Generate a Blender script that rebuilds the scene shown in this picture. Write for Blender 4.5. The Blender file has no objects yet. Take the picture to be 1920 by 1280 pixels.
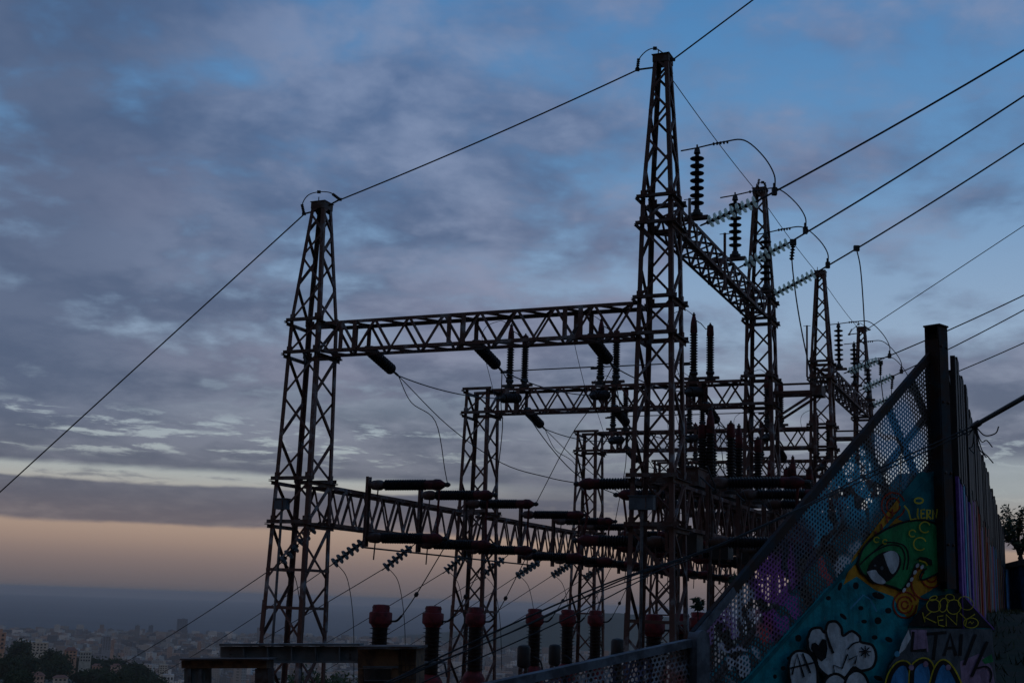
import bpy, math, random
from mathutils import Vector, Matrix
random.seed(7)
sc = bpy.context.scene
COL = sc.collection

# ------------------------------------------------------------------ camera
# eye at the origin (z = 0 is eye level); the yard lies about 4 m below, the city about 160 m below
F = 2393.6; PITCH = .2021; ROLL = .0343
cp, sp = math.cos(PITCH), math.sin(PITCH); cr, sr = math.cos(ROLL), math.sin(ROLL)
R0 = Vector((1, 0, 0)); U0 = Vector((0, -sp, cp)); FW = Vector((0, cp, sp))
RT = cr * R0 + sr * U0; UP = cr * U0 - sr * R0
cam = bpy.data.cameras.new('camera'); camo = bpy.data.objects.new('camera', cam); COL.objects.link(camo)
cam.sensor_width = 36; cam.lens = F / 1920 * 36; cam.clip_start = .1; cam.clip_end = 90000
camo.matrix_world = Matrix(((RT.x, UP.x, -FW.x, 0), (RT.y, UP.y, -FW.y, 0), (RT.z, UP.z, -FW.z, 0), (0, 0, 0, 1)))
sc.camera = camo
sc.view_settings.view_transform = 'Standard'; sc.view_settings.look = 'None'
sc.view_settings.exposure = 0; sc.view_settings.gamma = 1; sc.view_settings.use_curve_mapping = False
sc.render.engine = 'CYCLES'
sc.cycles.max_bounces = 6; sc.cycles.diffuse_bounces = 2; sc.cycles.glossy_bounces = 2
sc.cycles.transmission_bounces = 5; sc.cycles.volume_bounces = 0; sc.cycles.transparent_max_bounces = 8
sc.cycles.use_denoising = True

# ------------------------------------------------------------------ world: dusk sky
def lin(c):
    return tuple(((v / 255) / 12.92 if v / 255 <= .04045 else ((v / 255 + .055) / 1.055) ** 2.4) for v in c)
class NT:
    def __init__(s, t): s.t = t; s.n = t.nodes; s.l = t.links
    def new(s, kind, **kw):
        n = s.n.new(kind)
        for k, v in kw.items(): setattr(n, k, v)
        return n
    def put(s, sock, v):
        if hasattr(v, 'is_output') or hasattr(v, 'links'): s.l.new(v, sock)
        elif isinstance(v, (tuple, list)): sock.default_value = (*v, 1) if len(v) == 3 and len(sock.default_value) == 4 else v
        else: sock.default_value = v
    def m(s, op, a, b=0, c=0, clamp=False):
        n = s.new('ShaderNodeMath', operation=op, use_clamp=clamp)
        for i, v in enumerate((a, b, c)): s.put(n.inputs[i], v)
        return n.outputs[0]
    def step(s, x, a, b):               # smoothstep from a to b
        n = s.new('ShaderNodeMapRange', interpolation_type='SMOOTHSTEP')
        s.put(n.inputs[0], x)
        if a <= b: lo, hi, o0, o1 = a, b, 0, 1
        else: lo, hi, o0, o1 = b, a, 1, 0
        for i, v in ((1, lo), (2, hi), (3, o0), (4, o1)): n.inputs[i].default_value = v
        return n.outputs[0]
    def ramp(s, x, stops, interp='LINEAR'):
        n = s.new('ShaderNodeValToRGB'); r = n.color_ramp; r.interpolation = interp
        while len(r.elements) > 1: r.elements.remove(r.elements[0])
        for i, (p, c) in enumerate(stops):
            e = r.elements[0] if i == 0 else r.elements.new(p)
            e.position = p; e.color = (*c, 1)
        s.put(n.inputs[0], x)
        return n.outputs[0]
    def mix(s, f, a, b, mode='MIX'):
        n = s.new('ShaderNodeMix', data_type='RGBA', blend_type=mode)
        s.put(n.inputs[0], f); s.put(n.inputs[6], a); s.put(n.inputs[7], b)
        return n.outputs[2]
    def noise(s, vec, scale, detail=4, rough=.5, dist=0, lac=2.0):
        n = s.new('ShaderNodeTexNoise')
        if vec is not None: s.l.new(vec, n.inputs['Vector'])
        n.inputs['Scale'].default_value = scale; n.inputs['Detail'].default_value = detail
        n.inputs['Roughness'].default_value = rough; n.inputs['Distortion'].default_value = dist
        n.inputs['Lacunarity'].default_value = lac
        return n.outputs['Fac']
    def vec(s, x, y, z):
        n = s.new('ShaderNodeCombineXYZ')
        for i, v in enumerate((x, y, z)): s.put(n.inputs[i], v)
        return n.outputs[0]

SUN_EL, SUN_AZ = math.radians(2.0), math.radians(200)       # the sun is just setting behind the viewer
world = bpy.data.worlds.new('World'); sc.world = world; world.use_nodes = True
world.cycles.sampling_method = 'MANUAL'; world.cycles.sample_map_resolution = 256
w = NT(world.node_tree); w.n.clear()
tc = w.new('ShaderNodeTexCoord'); sep = w.new('ShaderNodeSeparateXYZ'); w.l.new(tc.outputs['Generated'], sep.inputs[0])
dx, dy, dz = sep.outputs
EL = w.m('MULTIPLY', w.m('ARCSINE', dz), 57.2958)           # elevation in degrees
AZ = w.m('MULTIPLY', w.m('ARCTAN2', dx, dy), 57.2958)       # degrees to the right of the view
den = w.m('ADD', w.m('MAXIMUM', dz, 0.0), .22)
PX = w.m('DIVIDE', dx, den); PY = w.m('DIVIDE', dy, den)    # a cloud deck seen in perspective
deck = w.vec(PX, PY, 0)
sky = w.new('ShaderNodeTexSky', sky_type='NISHITA'); sky.sun_disc = False
sky.sun_elevation = SUN_EL; sky.sun_rotation = SUN_AZ; sky.altitude = 200; sky.dust_density = 2
e01 = w.m('DIVIDE', w.m('ADD', EL, 10), 100, clamp=True)    # -10..90 degrees -> 0..1
def E_(v): return (v + 10) / 100
clear = w.ramp(e01, [(E_(a), lin(c)) for a, c in (
    (-10, (54, 60, 72)), (-1.2, (76, 78, 88)), (-.3, (94, 91, 98)), (.7, (114, 105, 108)), (1.5, (134, 119, 117)), (2.3, (162, 140, 129)), (3.2, (176, 154, 140)),
    (4.2, (174, 168, 162)), (5.2, (172, 180, 182)), (7.5, (160, 174, 186)), (11, (152, 174, 200)),
    (15, (132, 163, 198)), (19, (102, 148, 194)), (27, (74, 131, 186)), (50, (58, 104, 160)), (90, (46, 88, 145)))])
clear = w.mix(.12, clear, w.mix(1, sky.outputs[0], (.10, .10, .10), 'MULTIPLY'), 'MIX')
# clouds: broken mottled deck, thinner to the upper right
def wv(x, y, z): return w.vec(x, y, z)
warp = w.m('MULTIPLY', w.m('SUBTRACT', w.noise(wv(PX, PY, 40.0), 2.5, 3, .5), .5), .10)
QX = w.m('ADD', PX, warp); QY = w.m('ADD', PY, warp)
n1 = w.noise(wv(w.m('MULTIPLY', QX, .8), QY, 1.3), 1.35, 4, .5, .05)
n2 = w.noise(wv(QX, QY, 3.1), 4.2, 5, .54, .0)
n3 = w.noise(wv(QX, QY, 9.7), 11.0, 4, .55, .0)
bias = w.m('MULTIPLY', w.m('MULTIPLY', w.step(AZ, -3, 12), w.step(EL, 10, 17)), -.095)
bias = w.m('ADD', bias, w.m('MULTIPLY', w.m('MULTIPLY', w.step(AZ, 6, 10), w.m('MULTIPLY', w.step(EL, 9, 12), w.step(EL, 18, 14))), -.05))
bias = w.m('ADD', bias, w.m('MULTIPLY', w.m('MULTIPLY', w.step(AZ, 9, 18), w.step(EL, 13.5, 9.5)), .10))
bias = w.m('ADD', bias, w.m('MULTIPLY', w.step(AZ, -8, -20), .05))
cov = w.m('ADD', w.m('ADD', w.m('MULTIPLY', n1, .44), w.m('MULTIPLY', n2, .36)), w.m('ADD', w.m('MULTIPLY', n3, .29), bias))
cover = w.m('MULTIPLY', w.step(cov, .41, .60), .92)
# low on the left: thin bright bands between stratus layers
wob = w.m('MULTIPLY', w.m('SUBTRACT', w.noise(wv(w.m('MULTIPLY', AZ, .16), w.m('MULTIPLY', EL, .5), 0), 1.0, 5, .55), .5), 2.6)
fine = w.noise(wv(w.m('MULTIPLY', AZ, .35), w.m('MULTIPLY', EL, 2.0), 4.0), 1.0, 6, .62, .3)
Ew = w.m('ADD', EL, w.m('MULTIPLY', wob, .30))
streak = w.m('MULTIPLY', w.step(fine, .50, .62), w.m('MULTIPLY', w.step(Ew, 5.4, 6.1), w.step(Ew, 8.0, 7.2)))
side = w.m('ADD', w.step(AZ, 2, -6), w.m('MULTIPLY', w.step(AZ, 10, 18), .8), clamp=True)
gap = w.m('MULTIPLY', w.m('MULTIPLY', w.step(Ew, 4.45, 4.62), w.step(Ew, 5.35, 5.0)), w.m('MULTIPLY', w.m('ADD', w.m('MULTIPLY', side, .8), .15), w.m('ADD', w.m('MULTIPLY', w.step(fine, .30, .48), .6), .4)))
rgap = w.m('MULTIPLY', w.m('MULTIPLY', w.step(Ew, 3.2, 4.2), w.step(Ew, 7.2, 6.2)), w.step(AZ, 14, 19))
low = w.step(Ew, 3.0, 2.72)                               # below the bank: clear band over the sea
opening = w.m('MAXIMUM', w.m('MAXIMUM', w.m('MULTIPLY', streak, w.m('ADD', w.m('MULTIPLY', side, .7), .2)), gap), w.m('MAXIMUM', low, w.m('MULTIPLY', rgap, .7)))
lowcover = w.m('MULTIPLY', w.step(EL, 12, 7.0), w.step(AZ, 14, 0))
cover = w.m('MAXIMUM', cover, w.m('MULTIPLY', lowcover, .9))
cover = w.m('MULTIPLY', cover, w.m('SUBTRACT', 1, opening))
shade = w.m('ADD', w.m('MULTIPLY', w.noise(wv(QX, w.m('ADD', QY, .12), 3.1), 4.2, 5, .54, .0), .55), w.m('ADD', w.m('MULTIPLY', w.noise(wv(QX, QY, 21.0), 2.2, 5, .52, .05), .55), w.m('MULTIPLY', w.m('SUBTRACT', n3, .5), .45)))
dark = w.ramp(e01, [(E_(a), lin(c)) for a, c in ((2, (100, 94, 100)), (4, (82, 85, 101)), (8, (86, 94, 114)), (14, (82, 96, 125)), (27, (78, 105, 146)), (90, (60, 88, 130)))])
lite = w.ramp(e01, [(E_(a), lin(c)) for a, c in ((2, (128, 118, 118)), (4, (96, 97, 110)), (8, (126, 132, 149)), (14, (128, 139, 165)), (27, (120, 138, 172)), (90, (84, 112, 154)))])
ccol = w.mix(w.step(shade, .42, .72), dark, lite)
# faint dusk pink on some cloud bellies
pink = w.m('MULTIPLY', w.step(w.noise(wv(PX, PY, 33.0), 1.6, 3, .5), .5, .7), w.m('MULTIPLY', w.step(EL, 6, 10), .28))
ccol = w.mix(pink, ccol, lin((140, 134, 154)))
lft = w.m('MULTIPLY', w.m('MULTIPLY', w.step(AZ, -8, -22), w.step(EL, 5, 9)), .75)
ccol = w.mix(lft, ccol, lin((70, 84, 112)))
skyc = w.mix(cover, clear, ccol)
# after sunset the western half of the sky, behind the viewer, is a little warmer
skyc = w.mix(w.step(dy, .25, -.7), skyc, w.mix(1, skyc, (1.28, .98, .78), 'MULTIPLY'))
bg = w.new('ShaderNodeBackground'); w.l.new(skyc, bg.inputs[0]); bg.inputs[1].default_value = 1.04
wo = w.new('ShaderNodeOutputWorld'); w.l.new(bg.outputs[0], wo.inputs[0])

sun = bpy.data.lights.new('sun', 'SUN'); sun.energy = .10; sun.angle = math.radians(12); sun.color = (1, .82, .68)
so = bpy.data.objects.new('sun', sun); COL.objects.link(so)
sd = Vector((math.sin(SUN_AZ) * math.cos(SUN_EL), math.cos(SUN_AZ) * math.cos(SUN_EL), math.sin(SUN_EL) + .18))
so.rotation_euler = sd.to_track_quat('Z', 'Y').to_euler()
# ------------------------------------------------------------------ helpers
def tag(o, label=None, cat=None, group=None, kind=None):
    if label: o['label'] = label
    if cat: o['category'] = cat
    if group: o['group'] = group
    if kind: o['kind'] = kind
    return o
def thing(name, label, cat, loc=(0, 0, 0), group=None):
    o = bpy.data.objects.new(name, None); COL.objects.link(o); o.location = loc
    o.empty_display_size = .2; o['kind'] = 'thing'
    return tag(o, label, cat, group)
def base(parent):
    v = Vector((0, 0, 0)); q = parent
    while q is not None: v += q.location; q = q.parent
    return v
class MB:
    """collects faces in world coordinates; build() links them as one mesh object"""
    def __init__(s): s.v = []; s.f = []; s.mi = []; s.cur = 0
    def add(s, vs, fs):
        o = len(s.v); s.v += [Vector(q) for q in vs]; s.f += [tuple(i + o for i in f) for f in fs]; s.mi += [s.cur] * len(fs); return s
    def box(s, c, size, ax=None):
        c = Vector(c); X, Y, Z = ax if ax else (Vector((1, 0, 0)), Vector((0, 1, 0)), Vector((0, 0, 1)))
        h = [q / 2 for q in size]
        vs = [c + X * (i * h[0]) + Y * (j * h[1]) + Z * (k * h[2]) for k in (-1, 1) for j in (-1, 1) for i in (-1, 1)]
        return s.add(vs, [(0, 2, 3, 1), (4, 5, 7, 6), (0, 1, 5, 4), (2, 6, 7, 3), (0, 4, 6, 2), (1, 3, 7, 5)])
    def bar(s, p0, p1, wx, wy, n=None):
        p0, p1 = Vector(p0), Vector(p1); z = (p1 - p0); L_ = z.length; z.normalize()
        n = Vector(n) if n else (Vector((0, 0, 1)) if abs(z.z) < .9 else Vector((1, 0, 0)))
        x = n.cross(z).normalized(); y = z.cross(x)
        return s.box((p0 + p1) / 2, (wx, wy, L_), (x, y, z))
    def angle(s, p0, p1, w_, t, d1, d2):
        """angle iron: flanges of width w_ along d1 and d2 from the heel line p0-p1"""
        p0, p1, d1, d2 = Vector(p0), Vector(p1), Vector(d1).normalized(), Vector(d2).normalized()
        prof = [Vector((0, 0)), Vector((w_, 0)), Vector((w_, t)), Vector((t, t)), Vector((t, w_)), Vector((0, w_))]
        vs = [p + d1 * q.x + d2 * q.y for p in (p0, p1) for q in prof]
        return s.add(vs, [(i, (i + 1) % 6, (i + 1) % 6 + 6, i + 6) for i in range(6)] + [(5, 4, 3, 2, 1, 0), (6, 7, 8, 9, 10, 11)])
    def channel(s, p0, p1, w_, d, t, n):
        """U channel, web across, flanges along n"""
        p0, p1 = Vector(p0), Vector(p1); z = (p1 - p0).normalized(); n = Vector(n).normalized(); x = z.cross(n).normalized(); n = x.cross(z)
        prof = [(-w_/2, 0), (w_/2, 0), (w_/2, d), (w_/2 - t, d), (w_/2 - t, t), (-w_/2 + t, t), (-w_/2 + t, d), (-w_/2, d)]
        vs = [p + x * a + n * b for p in (p0, p1) for a, b in prof]
        return s.add(vs, [(i, (i + 1) % 8, (i + 1) % 8 + 8, i + 8) for i in range(8)] + [tuple(range(7, -1, -1)), tuple(range(8, 16))])
    def tube(s, pts, r, n=6, cap=True):
        pts = [Vector(q) for q in pts]; rings = []; prev = None
        for i, p in enumerate(pts):
            d = (pts[min(i + 1, len(pts) - 1)] - pts[max(i - 1, 0)]).normalized()
            if prev is None:
                x = d.cross(Vector((0, 0, 1)) if abs(d.z) < .9 else Vector((1, 0, 0))).normalized()
            else: x = (prev - d * prev.dot(d)).normalized()
            prev = x; y = d.cross(x); rr = r[i] if isinstance(r, (list, tuple)) else r
            rings.append([p + (x * math.cos(2 * math.pi * k / n) + y * math.sin(2 * math.pi * k / n)) * rr for k in range(n)])
        vs = [q for g in rings for q in g]; fs = []
        for i in range(len(pts) - 1):
            for k in range(n):
                fs.append((i * n + k, i * n + (k + 1) % n, (i + 1) * n + (k + 1) % n, (i + 1) * n + k))
        if cap: fs += [tuple(range(n - 1, -1, -1)), tuple(range((len(pts) - 1) * n, len(pts) * n))]
        return s.add(vs, fs)
    def lathe(s, p, axis, prof, n=14):
        """prof: list of (distance along axis, radius)"""
        p, z = Vector(p), Vector(axis).normalized()
        x = z.cross(Vector((0, 0, 1)) if abs(z.z) < .9 else Vector((1, 0, 0))).normalized(); y = z.cross(x)
        vs = [p + z * t + (x * math.cos(2 * math.pi * k / n) + y * math.sin(2 * math.pi * k / n)) * max(r, .001) for t, r in prof for k in range(n)]
        fs = [(i * n + k, i * n + (k + 1) % n, (i + 1) * n + (k + 1) % n, (i + 1) * n + k) for i in range(len(prof) - 1) for k in range(n)]
        fs += [tuple(range(n - 1, -1, -1)), tuple(range((len(prof) - 1) * n, len(prof) * n))]
        return s.add(vs, fs)
    def build(s, name, mat, parent=None, smooth=False, **kw):
        b = base(parent) if parent else Vector((0, 0, 0))
        me = bpy.data.meshes.new(name); me.from_pydata([tuple(q - b) for q in s.v], [], s.f)
        for mm in (mat if isinstance(mat, list) else [mat]): me.materials.append(M[mm])
        if isinstance(mat, list): me.polygons.foreach_set('material_index', s.mi)
        if smooth:
            me.polygons.foreach_set('use_smooth', [True] * len(me.polygons))
            me.set_sharp_from_angle(angle=math.radians(42))
        me.update()
        o = bpy.data.objects.new(name, me); COL.objects.link(o)
        if parent: o.parent = parent
        return tag(o, **kw)
# shared unit angle iron (heel along z, length 1), used for every lattice brace
def unit_angle(mat):
    m_ = MB().angle((0, 0, -.5), (0, 0, .5), 1, .14, (1, 0, 0), (0, 1, 0))
    me = bpy.data.meshes.new('brace'); me.from_pydata([tuple(q) for q in m_.v], [], m_.f); me.materials.append(M[mat]); return me
UNIT = {}
def brace(parent, p0, p1, w_, nrm, mat='steel', name='brace'):
    if mat not in UNIT: UNIT[mat] = unit_angle(mat)
    p0, p1 = Vector(p0), Vector(p1); z = p1 - p0; ln = z.length; z.normalize()
    y = -Vector(nrm).normalized(); x = y.cross(z).normalized(); y = z.cross(x)
    c = (p0 + p1) / 2 - x * w_ / 2 - base(parent)
    o = bpy.data.objects.new(name, UNIT[mat]); COL.objects.link(o); o.parent = parent
    o.matrix_local = Matrix(((x.x * w_, y.x * w_, z.x * ln, c.x), (x.y * w_, y.y * w_, z.y * ln, c.y), (x.z * w_, y.z * w_, z.z * ln, c.z), (0, 0, 0, 1)))
    return o
def lacing(parent, a0, a1, b0, b1, n, w_, nrm, flip=False, off=0.012, mat='steel'):
    """zigzag braces on the face between the edges a0-a1 and b0-b1"""
    a0, a1, b0, b1 = map(Vector, (a0, a1, b0, b1)); nv = Vector(nrm).normalized() * off
    for i in range(n):
        t0, t1 = i / n, (i + 1) / n
        A_ = (a0.lerp(a1, t0), a0.lerp(a1, t1)); B_ = (b0.lerp(b1, t0), b0.lerp(b1, t1))
        if (i % 2 == 0) != flip: p, q = A_[0], B_[1]
        else: p, q = B_[0], A_[1]
        d = (q - p).normalized() * .02
        brace(parent, p + d + nv, q - d + nv, w_, nrm, mat)
# ------------------------------------------------------------------ where things stand
TH = .4159; ROW = 9.1268; SPAN = 8.144
BV = Vector((math.sin(TH), math.cos(TH), 0)); AV = Vector((math.cos(TH), -math.sin(TH), 0)); ZV = Vector((0, 0, 1))
OG = Vector((2.9564, 25, 0)) - AV * SPAN
def G(a, b, z): return OG + AV * a + BV * b + ZV * z        # yard grid: a to the right, b away, z above eye level
def ray(px, py):
    u, v = px - 960, py - 640
    return (RT * u - UP * v + FW * F) / F
def at(px, py, y): r = ray(px, py); return r * (y / r.y)     # the place seen at a photo pixel, y metres ahead
def on_b(px, py, b): r = ray(px, py); return r * ((OG.dot(BV) + b) / r.dot(BV))
def on_a(px, py, a): r = ray(px, py); return r * ((OG.dot(AV) + a) / r.dot(AV))
def sagged(p0, p1, sag, n=14):
    p0, p1 = Vector(p0), Vector(p1)
    return [p0.lerp(p1, i / n) - ZV * (4 * sag * (i / n) * (1 - i / n)) for i in range(n + 1)]
def smooth_path(pts, k=6):
    """Catmull-Rom through the points"""
    P_ = [Vector(q) for q in pts]; P_ = [2 * P_[0] - P_[1]] + P_ + [2 * P_[-1] - P_[-2]]; out = []
    for i in range(1, len(P_) - 2):
        for j in range(k):
            t = j / k; a, b, c, d = P_[i - 1:i + 3]
            out.append(.5 * ((2 * b) + (c - a) * t + (2 * a - 5 * b + 4 * c - d) * t * t + (3 * b - a - 3 * c + d) * t ** 3))
    return out + [P_[-2]]
ORD = ['first', 'second', 'third', 'fourth', 'fifth', 'sixth', 'seventh', 'eighth', 'ninth', 'tenth', 'eleventh', 'twelfth']

# ------------------------------------------------------------------ materials
M = {}
def material(name):
    m_ = bpy.data.materials.new(name); m_.use_nodes = True; n = NT(m_.node_tree); M[name] = m_
    return n, m_.node_tree.nodes['Principled BSDF']
def simple(name, c, rough=.6, metal=0, var=.3, scale=6, c2=None, spec=.5, bump=0, bscale=40, lo=.42, hi=.62):
    """colour c, worn towards c2 by noise fixed to the place"""
    n, b = material(name)
    g = n.new('ShaderNodeNewGeometry').outputs['Position']
    f = n.noise(g, scale, 6, .62)
    col = n.mix(n.step(f, lo, hi), c, c2 if c2 else tuple(v * (1 - var) for v in c))
    col = n.mix(n.m('MULTIPLY', n.step(n.noise(g, scale * 7, 4, .6), .45, .75), var), col, tuple(v * .55 for v in c))
    n.put(b.inputs['Base Color'], col); b.inputs['Metallic'].default_value = metal
    n.put(b.inputs['Roughness'], n.m('ADD', n.m('MULTIPLY', f, .3), rough - .15))
    b.inputs['Specular IOR Level'].default_value = spec
    if bump:
        bp = n.new('ShaderNodeBump'); bp.inputs['Strength'].default_value = bump; bp.inputs['Distance'].default_value = .01
        n.put(bp.inputs['Height'], n.noise(g, bscale, 5, .6)); n.l.new(bp.outputs[0], b.inputs['Normal'])
    return n, b
simple('steel', (.135, .070, .055), .75, 0, .45, 2.2, (.30, .29, .295), .3, .25, 60, .53, .68)
simple('steel_dark', (.095, .048, .034), .8, 0, .35, 4, (.15, .125, .118), .3)
simple('galv', (.16, .165, .18), .6, .3, .3, 5, (.09, .075, .065))
simple('wire', (.028, .027, .028), .7, 0, .2, 12)
simple('fitting', (.04, .036, .034), .65, .3, .3, 14)
simple('porcelain', (.016, .010, .010), .55, 0, .2, 9, (.024, .015, .014), .25)
simple('red_paint', (.23, .030, .034), .65, 0, .45, 5, (.10, .02, .022), .3, .15, 30)
simple('red_dark', (.12, .018, .02), .65, 0, .45, 6, (.05, .014, .014), .25)
simple('glassless_cap', (.06, .055, .05), .6, .4, .3, 14)
simple('cabinet', (.10, .13, .16), .6, .2, .3, 6)
simple('tank', (.030, .027, .027), .6, 0, .3, 4)
simple('rusty', (.23, .12, .06), .85, 0, .45, 5, (.11, .06, .042), .3, .4, 25)
simple('grey_beam', (.19, .185, .18), .8, 0, .3, 3, (.12, .112, .105), .3, .3, 18)
simple('yard_ground', (.12, .105, .09), .95, 0, .4, 1.2, (.06, .07, .035), .2, .5, 8)
simple('grass_ground', (.030, .034, .016), .95, 0, .4, 2.5, (.055, .038, .024), .2, .7, 9)
simple('leaf', (.035, .055, .018), .7, 0, .4, 4, (.055, .07, .025), .3)
simple('leaf_far', (.035, .05, .022), .85, 0, .4, .15, (.028, .035, .018), .2)
simple('bark', (.06, .045, .035), .9, 0, .4, 6)
simple('post_metal', (.034, .026, .024), .7, 0, .35, 5, (.06, .046, .04), .4, .2, 40)
simple('concrete', (.24, .235, .225), .9, 0, .35, 3, (.14, .13, .125), .2, .4, 30)
simple('coping', (.15, .165, .19), .8, 0, .45, 8, (.07, .07, .08), .3, .3, 30)
n, b = material('glass')         # moulded toughened glass: clear, partly milky with dust
simple('glass_dull', (.20, .24, .26), .3, 0, .3, 20, (.14, .16, .17), .5); M['glass_dull'].node_tree.nodes['Principled BSDF'].inputs['Transmission Weight'].default_value = .55
tr_, tl_, gl_ = n.new('ShaderNodeBsdfTransparent'), n.new('ShaderNodeBsdfTranslucent'), n.new('ShaderNodeBsdfGlossy')
tr_.inputs[0].default_value = (.88, .96, .91, 1); tl_.inputs[0].default_value = (1, 1, .88, 1); gl_.inputs[0].default_value = (.8, .85, .82, 1); gl_.inputs['Roughness'].default_value = .15
m1_, m2_ = n.new('ShaderNodeMixShader'), n.new('ShaderNodeMixShader'); m1_.inputs[0].default_value = .62; m2_.inputs[0].default_value = .10
n.l.new(tr_.outputs[0], m1_.inputs[1]); n.l.new(tl_.outputs[0], m1_.inputs[2]); n.l.new(m1_.outputs[0], m2_.inputs[1]); n.l.new(gl_.outputs[0], m2_.inputs[2])
n.l.new(m2_.outputs[0], [q for q in n.n if q.type == 'OUTPUT_MATERIAL'][0].inputs[0])
# ------------------------------------------------------------------ ground, sea, hills
def ss(x, a, b):
    t = min(1, max(0, (x - a) / (b - a))); return t * t * (3 - 2 * t)
def relief(r, az):
    """ground height: flat yard, then a steep drop to the plain; a wooded spur runs out to the left"""
    if r < 70: return -4.4
    z = -4.4 - 145 * (1 - math.exp(-(r - 70) / 620.0)) - 12 * min(1, r / 5000)
    s_ = ss(az, -13.4, -16.0) if az < 0 else 0
    s_ *= 1 - ss(r, 930, 1150)
    if az < -60: s_ *= 1 - ss(-az, 60, 80)
    return z * (1 - s_) + s_ * min(-4.4, -(r * .0835 - .000024 * r * r))
def terrain():
    m_ = MB(); rs = [14, 20, 30, 45, 62, 70, 80, 95, 115, 140, 180, 230, 300, 380, 460, 550, 640, 730, 820, 900, 960, 1020, 1080, 1150, 1300, 1600, 2200, 3000, 4000, 5000, 5300]
    na = 240; rng = random.Random(3)
    def h(r, az):
        z = relief(r, az)
        if r > 1200: z += rng.uniform(-1, 1) * 3
        return z
    vs = [(0, 0, -4.4)]; fs = []
    for r in rs:
        for k in range(na):
            az = k * 360 / na
            a = math.radians(az); azs = az if az < 180 else az - 360
            vs.append((r * math.sin(a), r * math.cos(a), h(r, azs)))
    for k in range(na): fs.append((0, 1 + (k + 1) % na, 1 + k))
    for i in range(len(rs) - 1):
        for k in range(na):
            q, q2 = 1 + i * na + k, 1 + i * na + (k + 1) % na
            fs.append((q, q2, q2 + na, q + na))
    m_.add(vs, fs)
    return m_.build('terrain', 'city_ground', smooth=True, kind='structure'), h
simple('city_ground', (.10, .095, .085), .95, 0, .4, .02, (.05, .06, .03), .2)
simple('sea_water', (.045, .05, .057), .7, 0, .2, .001)
terr, hgt = terrain()
def gz(x, y): return relief(math.hypot(x, y), math.degrees(math.atan2(x, y)))
m_ = MB(); N_ = 96
ring = lambda r: [(r * math.sin(2 * math.pi * k / N_), r * math.cos(2 * math.pi * k / N_), -166) for k in range(N_)]
m_.add(ring(5250) + ring(30000), [(k, (k + 1) % N_, (k + 1) % N_ + N_, k + N_) for k in range(N_)])
m_.build('sea', 'sea_water', kind='structure')

def ridge(name, prof, y0, depth, mat):
    """a hill whose skyline passes the listed photo points, y0 metres ahead"""
    m_ = MB(); rng = random.Random(5); P_ = []
    for i in range(len(prof) - 1):
        for j in range(8):
            t = j / 8; P_.append((prof[i][0] * (1 - t) + prof[i + 1][0] * t, prof[i][1] * (1 - t) + prof[i + 1][1] * t))
    P_.append(prof[-1]); n_ = len(P_); vs = []
    for k, (fr, fall) in enumerate(((-1, 1), (-.55, .55), (-.2, .12), (0, 0), (.4, .3), (1, 1))):
        for q in P_:
            p = at(q[0], q[1] + rng.uniform(-.8, .8), y0); top = p.z
            vs.append((p.x * (1 + fr * depth / y0), y0 + fr * depth, top + (-170 - top) * fall + (rng.uniform(-3, 3) if fall not in (0, 1) else 0)))
    fs = [(k * n_ + i, k * n_ + i + 1, (k + 1) * n_ + i + 1, (k + 1) * n_ + i) for k in range(5) for i in range(n_ - 1)]
    m_.add(vs, fs); return m_.build(name, mat, smooth=True, kind='structure')
ridge('hill', [(880, 1196), (940, 1176), (990, 1160), (1040, 1149), (1100, 1150), (1160, 1149), (1230, 1153), (1320, 1165), (1420, 1190)], 4700, 900, 'leaf_far')
ridge('hill', [(690, 1203), (760, 1190), (830, 1184), (900, 1180), (960, 1196)], 5600, 700, 'leaf_far')

# ------------------------------------------------------------------ the city below
n, b = material('city_wall')
att = n.new('ShaderNodeAttribute', attribute_name='tint'); g = n.new('ShaderNodeNewGeometry').outputs['Position']
sp_ = n.new('ShaderNodeSeparateXYZ'); n.l.new(g, sp_.inputs[0])
fl = n.m('FRACT', n.m('MULTIPLY', sp_.outputs[2], 1 / 3.1)); cx = n.m('FRACT', n.m('MULTIPLY', n.m('ADD', sp_.outputs[0], n.m('MULTIPLY', sp_.outputs[1], .73)), 1 / 3.7))
win = n.m('MULTIPLY', n.m('MULTIPLY', n.m('GREATER_THAN', fl, .35), n.m('LESS_THAN', fl, .8)), n.m('MULTIPLY', n.m('GREATER_THAN', cx, .3), n.m('LESS_THAN', cx, .75)))
n.put(b.inputs['Base Color'], n.mix(n.m('MULTIPLY', win, .7), att.outputs['Color'], (.04, .045, .05))); b.inputs['Roughness'].default_value = .85
TINTS = [(.34, .29, .25), (.40, .31, .25), (.46, .43, .39), (.26, .18, .14), (.56, .52, .47), (.16, .15, .15), (.34, .22, .16), (.11, .10, .10), (.2, .18, .17)]
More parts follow.
